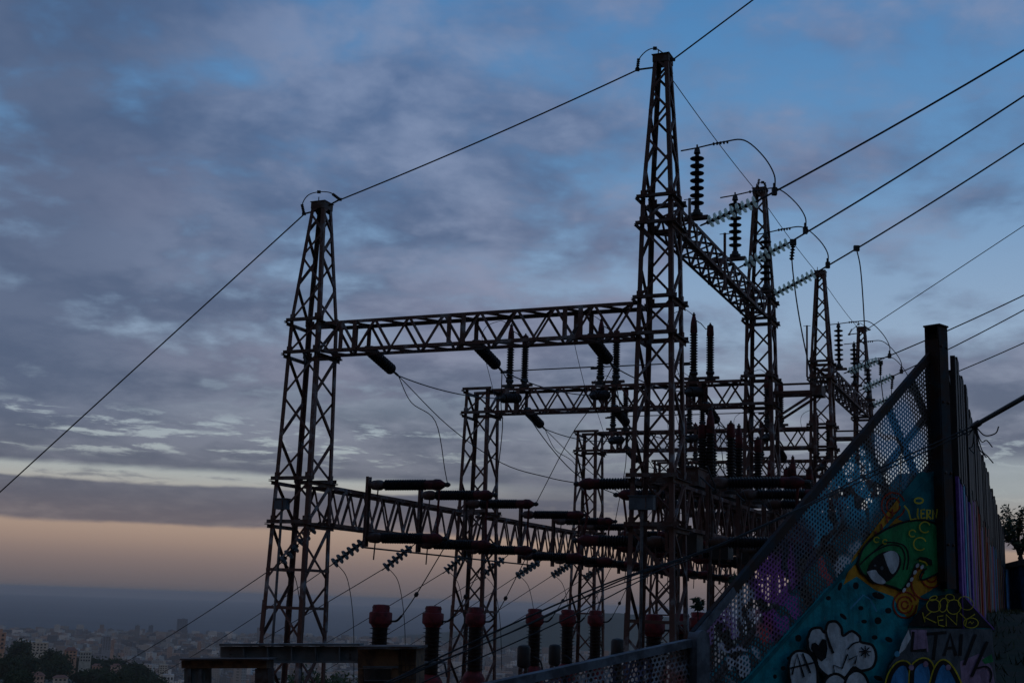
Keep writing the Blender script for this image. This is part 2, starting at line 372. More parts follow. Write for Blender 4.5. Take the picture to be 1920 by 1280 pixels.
def city():
    rng = random.Random(11); m_ = MB(); cols = []
    r = 1200.0
    while r < 4900:
        cell = 10 + r * .0022
        nstep = int(r * math.radians(62) / (cell * 1.5))
        for k in range(nstep):
            az = math.radians(-34 + 62 * (k + rng.random()) / nstep); rr = r + rng.uniform(-.5, .5) * cell
            if rng.random() < (.6 if r < 1000 else .22): continue
            x, y = rr * math.sin(az), rr * math.cos(az); z = gz(x, y) - 2
            hh = rng.choice([8, 12, 15, 18, 18, 21, 24, 30]) * rng.uniform(.8, 1.1)
            if r < 1100: hh *= .6
            if rng.random() < .02: hh *= 1.9
            t = -.6 + rng.choice((0, math.pi / 4)) + rng.uniform(-.1, .1)
            X = Vector((math.cos(t), math.sin(t), 0)); Y = Vector((-X.y, X.x, 0))
            sx, sy = cell * rng.uniform(.6, 1.5), cell * rng.uniform(.5, 1.0)
            m_.box((x, y, z + hh / 2), (sx, sy, hh), (X, Y, ZV)); c = rng.choice(TINTS); v = rng.uniform(.5, 1.15); cols += [tuple(q * v for q in c)] * 8
            if rng.random() < .4:
                m_.box((x, y, z + hh + 1.4), (sx * .3, sy * .3, 2.8), (X, Y, ZV)); cols += [tuple(q * v * .8 for q in c)] * 8
        r += cell * 1.25
    o = m_.build('city_blocks', 'city_wall', label='dense far-off city blocks spread over the plain down to the sea', kind='stuff')
    a = o.data.attributes.new('tint', 'FLOAT_COLOR', 'POINT')
    a.data.foreach_set('color', [q for c in cols for q in (*c, 1)])
city()
for nm, c in (('wall_orange', (.42, .25, .17)), ('wall_cream', (.46, .42, .35)), ('wall_pink', (.44, .31, .25)), ('wall_grey', (.2, .21, .23)), ('wall_white', (.55, .55, .54)), ('wall_glass', (.08, .10, .13)), ('roof_tile', (.22, .10, .065)), ('pane', (.03, .035, .045)), ('slat_white', (.5, .52, .55))):
    simple(nm, c, .75, 0, .25, .6)
def building(label, px0, px1, py_top, py_bot, y, mat, floors, wins, roof=None, name='building', turn=.35, deep=.9, cat='building'):
    """a block standing y metres ahead, as wide and tall as it shows between those photo pixels"""
    a0, a1, tp, bt = at(px0, py_bot, y), at(px1, py_bot, y), at((px0 + px1) / 2, py_top, y), at((px0 + px1) / 2, py_bot, y)
    wd = (a1 - a0).length; X = Vector((math.cos(turn), math.sin(turn), 0)); Y = Vector((-X.y, X.x, 0)); wd /= (math.cos(turn) + deep * abs(math.sin(turn)))
    dp = wd * deep; z1 = tp.z; c = Vector(((a0.x + a1.x) / 2, y, 0)); z0 = min(gz(c.x, c.y), bt.z) - 2
    t = thing(name, label, cat, (c.x, c.y, z0))
    if roof == 'gable':
        ew = (z1 - bt.z) * .72 + bt.z
        MB().box((c.x, c.y, (z0 + ew) / 2), (wd, dp, ew - z0), (X, Y, ZV)).build('wall', mat, t)
        r_ = MB(); o = .06 * wd
        e = [c + X * (i * (wd / 2 + o)) + Y * (j * (dp / 2 + o)) + ZV * (ew + .02) for i, j in ((-1, -1), (1, -1), (1, 1), (-1, 1))]
        rd = [c + X * (i * wd / 4) + ZV * z1 for i in (-1, 1)]
        r_.add(e + rd, [(0, 1, 5, 4), (2, 3, 4, 5), (1, 2, 5), (3, 0, 4), (3, 2, 1, 0)]).build('roof', 'roof_tile', t); top = ew
    else:
        MB().box((c.x, c.y, (z0 + z1) / 2), (wd, dp, z1 - z0), (X, Y, ZV)).build('wall', mat, t); top = z1
        MB().box((c.x, c.y, z1 + .35), (wd * 1.03, dp * 1.03, .7), (X, Y, ZV)).build('parapet', mat, t)
        MB().box((c.x + wd * .1, c.y, z1 + 1.7), (wd * .3, dp * .3, 2.1), (X, Y, ZV)).build('lift_house', mat, t)
    fh = (top - bt.z) / floors
    for f_ in range(floors):
        for k in range(wins):
            for nv, tv, wl, dl in ((-Y, X, wd, dp), ((X if turn > 0 else -X) * (-1), Y, dp, wd)):
                if nv.y > .2 : continue
                u = ((k + .5) / wins - .5) * wl * .9
                p = c + nv * (dl / 2 + .06) + tv * u + ZV * (bt.z + fh * (f_ + .55))
                MB().box(p, (wl / wins * .48, .16, fh * .5), (tv, nv, ZV)).build('window', 'pane', t)
    return t
building('orange apartment block at the left edge above the dark trees', -22, 11, 1186, 1217, 880, 'wall_orange', 4, 3)
building('dark slab tower standing out in the middle of the far city', 190, 207, 1193, 1217, 2300, 'wall_grey', 9, 3, deep=.6)
building('tan slab block right beside the dark city tower', 207, 214, 1199, 1216, 2350, 'wall_orange', 7, 2, deep=.8)
building('broad tall seafront tower on the far skyline', 330, 350, 1160, 1191, 4600, 'wall_glass', 16, 4, turn=.15, deep=.4, cat='skyscraper')
building('slender pale tower block left of the seafront skyscraper', 276, 286, 1172, 1197, 4500, 'wall_glass', 14, 2, deep=.9, cat='skyscraper')
building('cream apartment block behind the roof of the dark tree', 40, 92, 1204, 1226, 890, 'wall_cream', 4, 6)
building('pink villa with tiled roof low among the trees at left', 50, 84, 1258, 1284, 480, 'wall_pink', 2, 4, 'gable', cat='house')
building('brown brick house with tiled roof left of the round pine', 118, 145, 1212, 1236, 850, 'wall_orange', 3, 3, 'gable', cat='house')
building('white terraced house right of the round pine', 146, 172, 1222, 1240, 865, 'wall_cream', 3, 4)
building('red roofed house among trees below the far city', 170, 192, 1243, 1260, 800, 'wall_orange', 2, 3, 'gable', cat='house')
building('red roofed house under the descending wire', 205, 228, 1243, 1260, 830, 'wall_pink', 2, 3, 'gable', cat='house')
building('grey low house in front of the tree belt', 96, 128, 1264, 1284, 500, 'wall_cream', 2, 3, 'gable', cat='house')
building('white house at the foot of the grey column', 302, 326, 1266, 1286, 560, 'wall_white', 2, 3, cat='house')
building('white office block with banded floors behind the lower beam', 440, 478, 1248, 1276, 2150, 'wall_white', 6, 1, turn=-.2)
building('cream block by the right side of the tree belt', 296, 314, 1246, 1262, 900, 'wall_cream', 4, 3)
building('tall pale tower between the red heads of two transformers', 786, 795, 1200, 1222, 2300, 'wall_cream', 9, 2, deep=.8)
building('pale tower seen through the left lattice mast', 548, 557, 1176, 1200, 4200, 'wall_grey', 12, 2, deep=.8)
building('tan city block right of the descending wires', 369, 377, 1203, 1218, 2600, 'wall_orange', 8, 2)

# trees: trunk and limbs, crown of many small leaf clumps with gaps
def crown(m_, c, rx, rz, nclump, leaf, rng, flat=0):
    for k in range(nclump):
        while True:
            d = Vector((rng.uniform(-1, 1), rng.uniform(-1, 1), rng.uniform(-1, 1)))
            if .35 < d.length < 1: break
        cc = Vector(c) + Vector((d.x * rx, d.y * rx, d.z * rz)); s_ = rng.uniform(.6, 1.3) * leaf * 3
        for j in range(9):
            p = cc + Vector((rng.gauss(0, s_ * .65), rng.gauss(0, s_ * .65), rng.gauss(0, s_ * .5)))
            u = Vector((rng.gauss(0, 1), rng.gauss(0, 1), rng.gauss(0, 1))).normalized() * leaf; v = u.orthogonal().normalized() * leaf * rng.uniform(.5, .9)
            m_.add([p - u, p + v * .7, p + u, p - v * .7], [(0, 1, 2, 3)])
def tree(name, label, px, py_top, py_bot, y, wpx, leafm, group, seed, mat='leaf_far', nclump=230, shape=1.0):
    rng = random.Random(seed); tp = at(px, py_top, y); bt = at(px, py_bot, y); H = tp.z - bt.z; rx = wpx / F * y / 2
    bt.z = gz(bt.x, bt.y) + 1; H = max(3, tp.z - bt.z)
    t = thing(name, label, 'tree', (bt.x, bt.y, bt.z - 1.5), group)
    trk = MB(); c = Vector((bt.x, bt.y, bt.z + H * .58))
    trk.tube([(bt.x, bt.y, bt.z - 1.5), (bt.x + rx * .05, bt.y, bt.z + H * .3), (bt.x, bt.y, bt.z + H * .75)], [H * .035, H * .028, H * .012], 7)
    for k in range(6):
        a = k * 1.05 + rng.random(); trk.tube([(bt.x, bt.y, bt.z + H * (.3 + .05 * k)), (bt.x + math.cos(a) * rx * .6, bt.y + math.sin(a) * rx * .6, bt.z + H * (.5 + .07 * k))], [H * .014, H * .005], 5)
    trk.build('trunk', 'bark', t)
    cr_ = MB()
    if shape < 0:       # cypress
        for q in range(7): crown(cr_, (bt.x, bt.y, bt.z + H * (.12 + .125 * q)), rx * (1 - .11 * q), H * .1, nclump // 7, leafm, rng)
    else:
        lob = [(0, 0, 0, .8)] + [(math.cos(q) * .55, math.sin(q) * .55, rng.uniform(-.4, .45), rng.uniform(.3, .6)) for q in [rng.uniform(0, 6.3) for _ in range(7)]]
        for ox, oy, oz, s_ in lob: crown(cr_, c + Vector((ox * rx, oy * rx, oz * H * .4)), rx * s_ * .85, H * .42 * s_ * shape, int(nclump * s_ * .4), leafm, rng)
    cr_.build('crown', mat, t)
    return t
TR = [('round dark pine left of the cream block', 33, 1196, 1232, 800, 34), ('broad dark pine towering over the tree belt', 105, 1217, 1262, 700, 62),
      ('dark tree at the lower left corner', 8, 1228, 1285, 520, 52), ('dark tree right of the corner tree', 48, 1228, 1275, 640, 50), ('low dark tree in front of the pink villa roof', 30, 1258, 1300, 400, 46),
      ('dark tree between two red roofed houses', 150, 1236, 1272, 890, 46), ('dark tree below the broad pine', 100, 1240, 1285, 640, 56),
      ('small round tree under the descending wire', 172, 1238, 1258, 905, 30), ('dark tree left of the second red roof', 196, 1240, 1278, 880, 36), ('round tree right of the second red roof', 216, 1240, 1268, 900, 26),
      ('dark bushy tree in the middle of the belt', 244, 1246, 1290, 700, 54), ('dark bushy tree near the right end of the belt', 270, 1248, 1290, 720, 46), ('low tree in front of the grey house', 160, 1262, 1300, 560, 54),
      ('last round tree of the belt beside the cypress', 287, 1252, 1292, 700, 28), ('low spreading tree at the foot of the belt', 215, 1266, 1300, 500, 60), ('low tree below the second red roof', 190, 1258, 1290, 640, 40), ('low tree at the foot of the belt near the cypress', 262, 1268, 1300, 460, 56)]
for i, (lb, px, t0, t1, y, wp) in enumerate(TR):
    tree('pine_tree' if i < 2 else 'broadleaf_tree', lb, px, t0, t1, y, wp, y * .0012, 'trees on the slope below', 40 + i)
tree('cypress_tree', 'slender dark cypress at the right end of the tree belt', 305, 1256, 1300, 520, 12, .55, 'trees on the slope below', 77, nclump=120, shape=-1)
for i, (lb, px, t0, t1, y, wp) in enumerate([('green tree behind the foot of the left mast', 560, 1244, 1300, 120, 110), ('green tree right of the left mast under the grey beam', 640, 1246, 1300, 125, 90), ('green tree low between beam and red heads', 515, 1256, 1300, 140, 60), ('low green tree behind the rusty box', 690, 1258, 1300, 110, 70)]):
    tree('broadleaf_tree', lb, px, t0, t1, y, wp, .22, 'trees behind the yard', 90 + i, 'leaf', 170)
# ------------------------------------------------------------------ lattice towers and beams
ZP2, ZP1, ZL2, ZL1, ZU2, ZU1 = 1.53, 2.47, 5.29, 6.03, 7.58, 8.14
def tower(name, label, a, b, ztop, zsq, levels, wtop=.31, w0=.955, kind='mast', z0=-4.6, thin=()):
    t = thing(name, label, 'lattice tower', G(a, b, z0), 'lattice towers of the yard')
    def wd(z): return (w0 - .036 * z) if z <= zsq else (w0 - .036 * zsq) + (wtop - (w0 - .036 * zsq)) * (z - zsq) / (ztop - zsq)
    def cn(i, j, z): h = wd(z) / 2; return G(a + i * h, b + j * h, z)
    hw = .095
    for i in (-1, 1):
        for j in (-1, 1):
            m_ = MB(); zs = [z0, zsq] + ([ztop] if ztop > zsq else [])
            for q in range(len(zs) - 1): m_.angle(cn(i, j, zs[q]), cn(i, j, zs[q + 1]), hw if q == 0 else .085, .014, AV * -i, BV * -j)
            m_.build('leg', 'steel', t)
            # splice plate low on the leg
            p0, p1 = cn(i, j, -.75), cn(i, j, -.1)
            MB().angle(p0 + AV * i * .012 + BV * j * .012, p1 + AV * i * .012 + BV * j * .012, .1, .014, AV * -i, BV * -j).build('splice_plate', 'steel', t)
    secs = [z0] + levels + ([ztop] if ztop > zsq else [])
    for q in range(len(secs) - 1):
        za, zb = secs[q], secs[q + 1]
        if za >= zsq and ztop > zsq:    # tapering peak: panels shrink with the width
            zz = [za]
            while zz[-1] < zb - .12: zz.append(min(zb, zz[-1] + max(.36, wd(zz[-1]) * 1.08)))
            if zb - zz[-2] < .2: zz.pop(-2)
        else:
            k = max(1, round((zb - za) / (1.06 * wd((za + zb) / 2)))); zz = [za + (zb - za) * e / k for e in range(k + 1)]
        for f_, (c0, c1, nv) in enumerate((((-1, -1), (1, -1), -BV), ((-1, 1), (1, 1), BV), ((-1, -1), (-1, 1), -AV), ((1, -1), (1, 1), AV))):
            flip = (f_ in (1, 2))
            for e in range(len(zz) - 1):
                s0, s1 = ((c0, c1) if (e % 2 == 0) != flip else (c1, c0))
                p, r_ = cn(*s0, zz[e]), cn(*s1, zz[e + 1]); d = (r_ - p).normalized() * .03
                brace(t, p + d + nv * .004, r_ - d + nv * .004, .052, nv)
    for z in [q for q in levels if ztop > zsq or q < zsq - .2]:                    # gusset plates with bolt heads where braces meet the legs
        for i in (-1, 1):
            for j in (-1, 1):
                for nv, tv in ((BV * j, AV * -i), (AV * i, BV * -j)):
                    c = cn(i, j, z + .10) + nv * .012 + tv * .065; m_ = MB()
                    m_.box(c, (.13, .15, .010), (tv, ZV, nv))
                    for e in ((-.035, -.045), (.0, 0), (.04, .045)): m_.box(c + tv * e[0] + ZV * e[1] + nv * .012, (.022, .022, .016), (tv, ZV, nv))
                    m_.build('gusset_plate', 'steel', t)
    for li, z in enumerate(levels):
        h = wd(z) / 2 + .016; m_ = MB(); e = .075
        for j in (-1, 1): m_.angle(G(a - h - e, b + j * h, z), G(a + h + e, b + j * h, z), .085, .012, BV * j, ZV)
        for i in (-1, 1): m_.angle(G(a + i * h, b - h - e, z - .016), G(a + i * h, b + h + e, z - .016), .085, .012, AV * i, ZV * -1)
        m_.build('collar', 'steel_dark', t)
    for z in thin:
        h = wd(z) / 2
        for i, j, u, v, nv in ((-1, -1, 1, -1, -BV), (-1, -1, -1, 1, -AV), (1, -1, 1, 1, AV)):
            brace(t, cn(i, j, z) + nv * .006, cn(u, v, z) + nv * .006, .06, nv, name='cross_bar')
    if ztop > zsq:
        h = wtop / 2 + .012
        m_ = MB()
        for j in (-1, 1): m_.box(G(a, b + j * h, ztop - .05), (2 * h + .012, .012, .16), (AV, BV, ZV))
        for i in (-1, 1): m_.box(G(a + i * h, b, ztop - .052), (.012, 2 * h - .014, .15), (AV, BV, ZV))
        m_.box(G(a, b, ztop + .036), (2 * h + .05, 2 * h + .05, .012), (AV, BV, ZV))
        m_.build('top_cap', 'steel_dark', t)
        MB().tube([G(a - .1, b, ztop + .04), G(a - .1, b, ztop + .2)], .012, 6).build('earth_pin', 'fitting', t)
    return t
T1 = tower('lattice_tower', 'leftmost lattice tower with tapering peak, standing alone at left of the yard', 0, 0, 8.86, ZL1, [ZP2, ZP1, ZL2, ZL1], .33, 1.0, thin=(-.25, .55))
T2 = tower('lattice_tower', 'tallest nearest lattice tower with peak in the middle of the yard', SPAN, 0, 11.28, ZU1, [ZP2, ZP1, ZL2, ZL1, ZU2, ZU1], thin=(-.25,))
T3 = tower('lattice_tower', 'second peaked lattice tower in the right row, behind the post insulators', SPAN, ROW, 11.28, ZU1, [ZP2, ZP1, ZL2, ZL1, ZU2, ZU1])
T4 = tower('lattice_tower', 'third peaked lattice tower in the right row, rising left of the mesh fence', SPAN, 2 * ROW, 11.28, ZU1, [ZP2, ZP1, ZL2, ZL1, ZU2, ZU1])
T5 = tower('lattice_tower', 'farthest smallest peaked lattice tower beside the fence slope', SPAN, 3 * ROW, 11.28, ZU1, [ZP2, ZP1, ZL2, ZL1, ZU2, ZU1])
for r, lb in ((1, 'flat topped lattice column in the left row, nearest behind the leftmost tower'), (2, 'second flat topped lattice column of the left row, left of the tallest tower'), (3, 'third flat topped lattice column, hidden mostly behind the tallest tower'), (4, 'farthest flat topped lattice column, seen low between the tallest and second towers')):
    tower('lattice_column', lb, 0, r * ROW, ZL1, ZL1, [ZP2, ZP1, ZL2, ZL1 - .05], thin=(-.25,))

def truss(label, o, dv, lv, s0, s1, hw, z0, z1, n, plates=(), sub=None, group='lattice beams of the yard'):
    """box truss along dv from s0 to s1, lv its sideways direction; o(s, side, z) gives a point"""
    P_ = lambda s_, l_, z: o + dv * s_ + lv * l_ + ZV * z
    t = thing('lattice_beam', label, 'lattice beam', P_(s0, 0, z0), group)
    for l_ in (-1, 1):
        for z, zd in ((z0, 1), (z1, -1)):
            MB().angle(P_(s0, l_ * hw, z), P_(s1, l_ * hw, z), .075, .012, lv * -l_, ZV * zd).build('chord', 'steel', t)
    a_, b_ = s0 + .05, s1 - .05
    for l_ in (-1, 1): lacing(t, P_(a_, l_ * hw, z0 + .02), P_(b_, l_ * hw, z0 + .02), P_(a_, l_ * hw, z1 - .02), P_(b_, l_ * hw, z1 - .02), n, .05, lv * l_, l_ > 0, .006)
    for z, zd, fl in ((z0, -1, False), (z1, 1, True)): lacing(t, P_(a_, -hw + .02, z), P_(b_, -hw + .02, z), P_(a_, hw - .02, z), P_(b_, hw - .02, z), n, .045, ZV * zd, fl, .006)
    for s_ in plates:
        for l_ in (-1, 1): MB().box(P_(s_, l_ * (hw + .022), (z0 + z1) / 2), (.1, .014, z1 - z0 - .03), (dv, lv, ZV)).build('hanger_plate', 'steel', t)
    return t
rowname = ['nearest lattice beam, spanning from the leftmost tower to the tallest tower', 'second lattice beam across, one row behind the nearest', 'third lattice beam across, two rows behind the nearest', 'fourth lattice beam across, three rows behind the nearest', 'farthest lattice beam across the yard']
for r in range(5):
    truss(rowname[r], G(0, r * ROW, 0), AV, BV, .42, SPAN - .40, .30, ZL2 + .02, ZL1 - .02, 17, (.92, 1.26, 3.58, 3.92, 6.22, 6.56))
for r, lb in ((0, 'high sloping looking lattice beam between the two nearest peaked towers, carrying post insulators'), (2, 'high lattice beam between the two farthest peaked towers')):
    truss(lb, G(SPAN, r * ROW, 0), BV, AV, .42, ROW - .4, .29, ZU2 + .02, ZU1 - .02, 18, (1.6, 4.9, 8.1))
for r in range(4):
    truss('low lattice beam along the left row, %s from the leftmost tower' % ORD[r], G(0, r * ROW, 0), BV, AV, .46, ROW - .46, .30, ZP2 + .02, ZP1 - .02, 20)
    truss('low lattice beam along the right row, %s from the tallest tower' % ORD[r], G(SPAN, r * ROW, 0), BV, AV, .46, ROW - .46, .30, ZP2 + .02, ZP1 - .02, 20)
for r, lb in ((1, 'short bracket arm with box end right of the second peaked tower'), (2, 'short bracket arm with box end right of the third peaked tower')):
    t = thing('bracket_arm', lb, 'bracket', G(SPAN + .4, r * ROW, ZL2))
    MB().box(G(SPAN + .95, r * ROW - .25, 5.62), (1.15, .07, .08), (AV, BV, ZV)).build('arm', 'steel', t)
    MB().box(G(SPAN + .95, r * ROW + .25, 5.62), (1.15, .07, .08), (AV, BV, ZV)).build('arm', 'steel', t)
    for e in (-.25, .25): MB().bar(G(SPAN + .42, r * ROW + e, 4.95), G(SPAN + 1.4, r * ROW + e, 5.56), .06, .06).build('strut', 'steel', t)
    MB().box(G(SPAN + 1.5, r * ROW, 5.66), (.26, .6, .26), (AV, BV, ZV)).build('box_end', 'steel_dark', t)
    MB().box(G(SPAN + .95, r * ROW, 5.88), (1.1, .05, .05), (AV, BV, ZV)).build('rail', 'steel_dark', t)
    MB().tube([G(SPAN + 1.4, r * ROW, 5.5), G(SPAN + 1.4, r * ROW, 4.0)], .045, 8).build('drop_pipe', 'steel', t)

# ------------------------------------------------------------------ insulators
def ribs(L_, n, r0, r1, s0=0.0):
    out = [(s0, r0)]; p = L_ / n
    for i in range(n):
        q = s0 + i * p; out += [(q + p * .18, r0), (q + p * .42, r1), (q + p * .62, r1 * .97), (q + p * .78, r0)]
    return out + [(s0 + L_, r0)]
def copy_tree(src, loc, label, group=None):
    c = src.copy(); COL.objects.link(c); c.location = loc; c['label'] = label
    if group: c['group'] = group
    def rec(o, par):
        for ch in o.children:
            k = ch.copy(); COL.objects.link(k); k.parent = par; rec(ch, k)
    rec(src, c); return c
# tall post insulators with separate wide sheds, standing on the high beam
def post_insulator(p, label):
    t = thing('post_insulator', label, 'insulator', p, 'post insulators on the high beams'); p = Vector(p)
    MB().channel(p - AV * .62 + ZV * -.06, p + AV * .26 + ZV * -.06, .16, .07, .012, -ZV).build('bracket', 'steel_dark', t)
    MB().lathe(p - ZV * .05, ZV, [(0, .13), (.06, .13), (.08, .085), (.14, .075)], 14).build('foot', 'fitting', t, True)
    MB().lathe(p + ZV * .08, ZV, [(0, .055), (1.30, .045)], 12).build('core', 'porcelain', t, True)
    proto = None
    for k in range(7):
        if proto is None:
            proto = MB().lathe(p + ZV * .20, ZV, [(0, .05), (.014, .10), (.030, .146), (.042, .154), (.054, .15), (.08, .07), (.09, .05)], 20).build('shed', 'porcelain', t, True)
        else:
            c = proto.copy(); COL.objects.link(c); c.parent = t; c.location = ZV * (.168 * k)
    MB().lathe(p + ZV * 1.37, ZV, [(0, .075), (.07, .062), (.12, .05), (.13, .02), (.2, .018)], 14).build('top_cap', 'glassless_cap', t, True)
    return t
PB = (1.62, 5.05, 8.4)
post0 = None
for r, w_ in ((0, 'nearest high beam'), (2, 'farthest high beam')):
    for k, bb in enumerate(PB):
        lb = '%s tall post insulator with wide dark sheds on the %s' % (ORD[k], w_); p = G(SPAN + .3, r * ROW + bb, 8.34)
        if post0 is None: post0 = post_insulator(p, lb)
        else: copy_tree(post0, p, lb)
# glass tension strings and the overhead lines they hold
def disc_string(p0, p1, label, group, n, rad, glass=True, name='glass_insulator_string', gm='glass'):
    p0, p1 = Vector(p0), Vector(p1); ax = (p1 - p0).normalized(); L_ = (p1 - p0).length; pit = L_ / n
    t = thing(name, label, 'insulator string', p0, group)
    MB().tube([p0 - ax * .16, p1 + ax * .1], .014, 6).build('rod', 'fitting', t)
    proto = capm = None
    for k in range(n):
        q = p0 + ax * (pit * (k + .5))
        if proto is None:
            proto = MB().lathe(q, ax, [(-.02, .03), (-.012, rad * .5), (.006, rad * .88), (.035, rad), (.055, rad * .98), (.05, rad * .85), (.03, rad * .5), (.03, .03)], 18).build('glass_disc' if glass else 'disc', gm if glass else 'porcelain', t, True)
            capm = MB().lathe(q, ax, [(-.07, .022), (-.06, .042), (-.015, .048), (-.006, .03), (.05, .02)], 10).build('metal_cap', 'glassless_cap', t, True)
        else:
            for src in (proto, capm):
                c = src.copy(); COL.objects.link(c); c.parent = t; c.location = ax * (pit * k)
    return t
def wire(label, pts, r, name='power_line', cat='power line', mat='wire', group=None, n=6):
    m_ = MB().tube(pts, r, n); o = m_.build(name, mat, smooth=True); return tag(o, label, cat, group)
GS = [((1325, 418), (1418, 378), (1452, 359), (1920, 84), 1.5), ((1395, 497), (1478, 456), (1510, 432), (1920, 171), 4.9), ((1450, 553), (1527, 513), (1552, 497), (1920, 261), 8.15),
      ((1590, 697), (1645, 676), (1668, 667), (1920, 547), 2 * ROW + 1.7), ((1618, 729), (1672, 706), (1690, 696), (1920, 575), 2 * ROW + 5.05), ((1636, 760), (1690, 738), (1706, 731), (1920, 637), 2 * ROW + 8.3)]
LINE = []
for k, (q0, q1, qc, q2, bb) in enumerate(GS):
    p0, p1, pc, p2 = (on_b(*q, bb) for q in (q0, q1, qc, q2))
    w_ = 'nearest high beam' if k < 3 else 'farthest high beam'
    disc_string(p0, p1, '%s greenish glass disc string pulling right from the %s' % (ORD[k % 3], w_), 'glass strings on the high beams', 9, .138)
    far = p2 + (p2 - p1) * .6
    wire('%s overhead conductor leaving the %s to the upper right' % (ORD[k % 3], w_), [p0.lerp(p1, -.12), p1] + sagged(p1, far, .12, 10)[1:], .021, group='overhead conductors')
    LINE.append((p0, p1, pc, p2))
# jumper loops from post heads to the conductors, with clamps
for k in range(6):
    r = 0 if k < 3 else 2; head = G(SPAN + .3, r * ROW + PB[k % 3], 8.34 + 1.50); tgt = LINE[k][2]
    w_ = 'nearest high beam' if k < 3 else 'farthest high beam'
    t = thing('jumper_loop', 'curved jumper wire from the %s post insulator to its conductor, %s' % (ORD[k % 3], w_), 'jumper wire', head, 'jumper loops')
    d = tgt - head; dh = Vector((d.x, d.y, 0))
    pts = smooth_path([head - dh * .22 - ZV * .02, head, head + dh * .35 + ZV * .05, head + dh * .62 + ZV * .02, head + dh * .86 + d * 0 + ZV * (-.28 * abs(d.z) - .05), tgt + ZV * (abs(d.z) * .3), tgt], 6)
    MB().tube(pts, .016, 6).build('loop', 'wire', t, True)
    for q in range(5): MB().lathe(head + dh * (.22 + .045 * q) + ZV * .035, dh, [(-.02, .02), (-.012, .038), (.012, .038), (.02, .02)], 8).build('damper', 'fitting', t)
    MB().box(tgt, (.1, .1, .16)).build('clamp', 'fitting', t)
    MB().box(tgt + ZV * .12, (.05, .05, .12)).build('clamp', 'fitting', t)
# earthing wires between the peaks
pk = lambda a, r, z: G(a, r * ROW, z)
W1 = [('earth wire running down to the left from the leftmost peak', on_b(570, 402, 0), on_b(570, 402, 0) + (on_b(0, 922, 0) - on_b(570, 402, 0)) * 1.7, .0),
      ('earth wire between the leftmost peak and the tallest peak', on_b(637, 375, 0), on_b(1196, 131, 0), .06),
      ('earth wire rising to the top edge from the tallest peak', on_b(1262, 112, 0), on_b(1262, 112, 0) + (on_b(1412, 0, 0) - on_b(1262, 112, 0)) * 4, .0),
      ('earth wire from the farthest peak to the right edge', pk(SPAN, 3, 11.1), pk(SPAN, 3, 11.1) + (on_b(1920, 423, 3 * ROW) - pk(SPAN, 3, 11.1)) * 1.5, .0)]
for lb, p, q, sg in W1: wire(lb, sagged(p, q, sg, 10), .016, 'earth_wire', 'earth wire')
for r in range(3): wire('thin earth wire along the right row between its %s and %s peaks' % (ORD[r], ORD[r + 1]), sagged(pk(SPAN + .1, r, 10.95), pk(SPAN + .1, r + 1, 11.0), .08, 10), .010, 'earth_wire', 'earth wire')
def peak_loop(label, a, b, z, q):
    """q: pixel outline of the looped jumper, at the peak's distance"""
    t = thing('peak_jumper', label, 'jumper wire', G(a, b, z)); pts = smooth_path([on_b(x, y, b) for x, y in q], 6)
    MB().tube(pts, .012, 6).build('loop', 'wire', t, True)
    for i in (0, len(pts) - 1):
        e = pts[i]; d = (pts[1] - e if i == 0 else pts[-2] - e).normalized()
        for s_ in range(5): MB().lathe(e + d * (.05 + .045 * s_), d, [(-.018, .015), (-.01, .036), (.01, .036), (.018, .015)], 8).build('damper', 'fitting', t)
        MB().box(e, (.09, .05, .06)).build('clamp', 'fitting', t)
        MB().tube([e, e.lerp(G(a, b, z), .9)], .02, 6).build('strain_link', 'fitting', t)
    MB().box(pts[len(pts) // 2], (.08, .05, .06)).build('coupling', 'fitting', t)
    return t
peak_loop('looped jumper wire over the leftmost peak', 0, 0, 8.75, [(570, 401), (567, 383), (578, 366), (598, 360), (618, 361), (629, 368), (637, 374)])
peak_loop('looped jumper wires over the tallest peak', SPAN, 0, 11.1, [(1195, 131), (1198, 112), (1212, 96), (1228, 91), (1242, 99), (1254, 108), (1262, 112)])
peak_loop('looped jumper wire over the second peak of the right row', SPAN, ROW, 11.1, [(1420, 352), (1422, 345), (1430, 342), (1435, 350), (1437, 358)])
peak_loop('small looped jumper wire over the farthest peak', SPAN, 3 * ROW, 11.1, [(1592, 627), (1596, 620), (1606, 611), (1613, 606), (1622, 612), (1630, 618)])

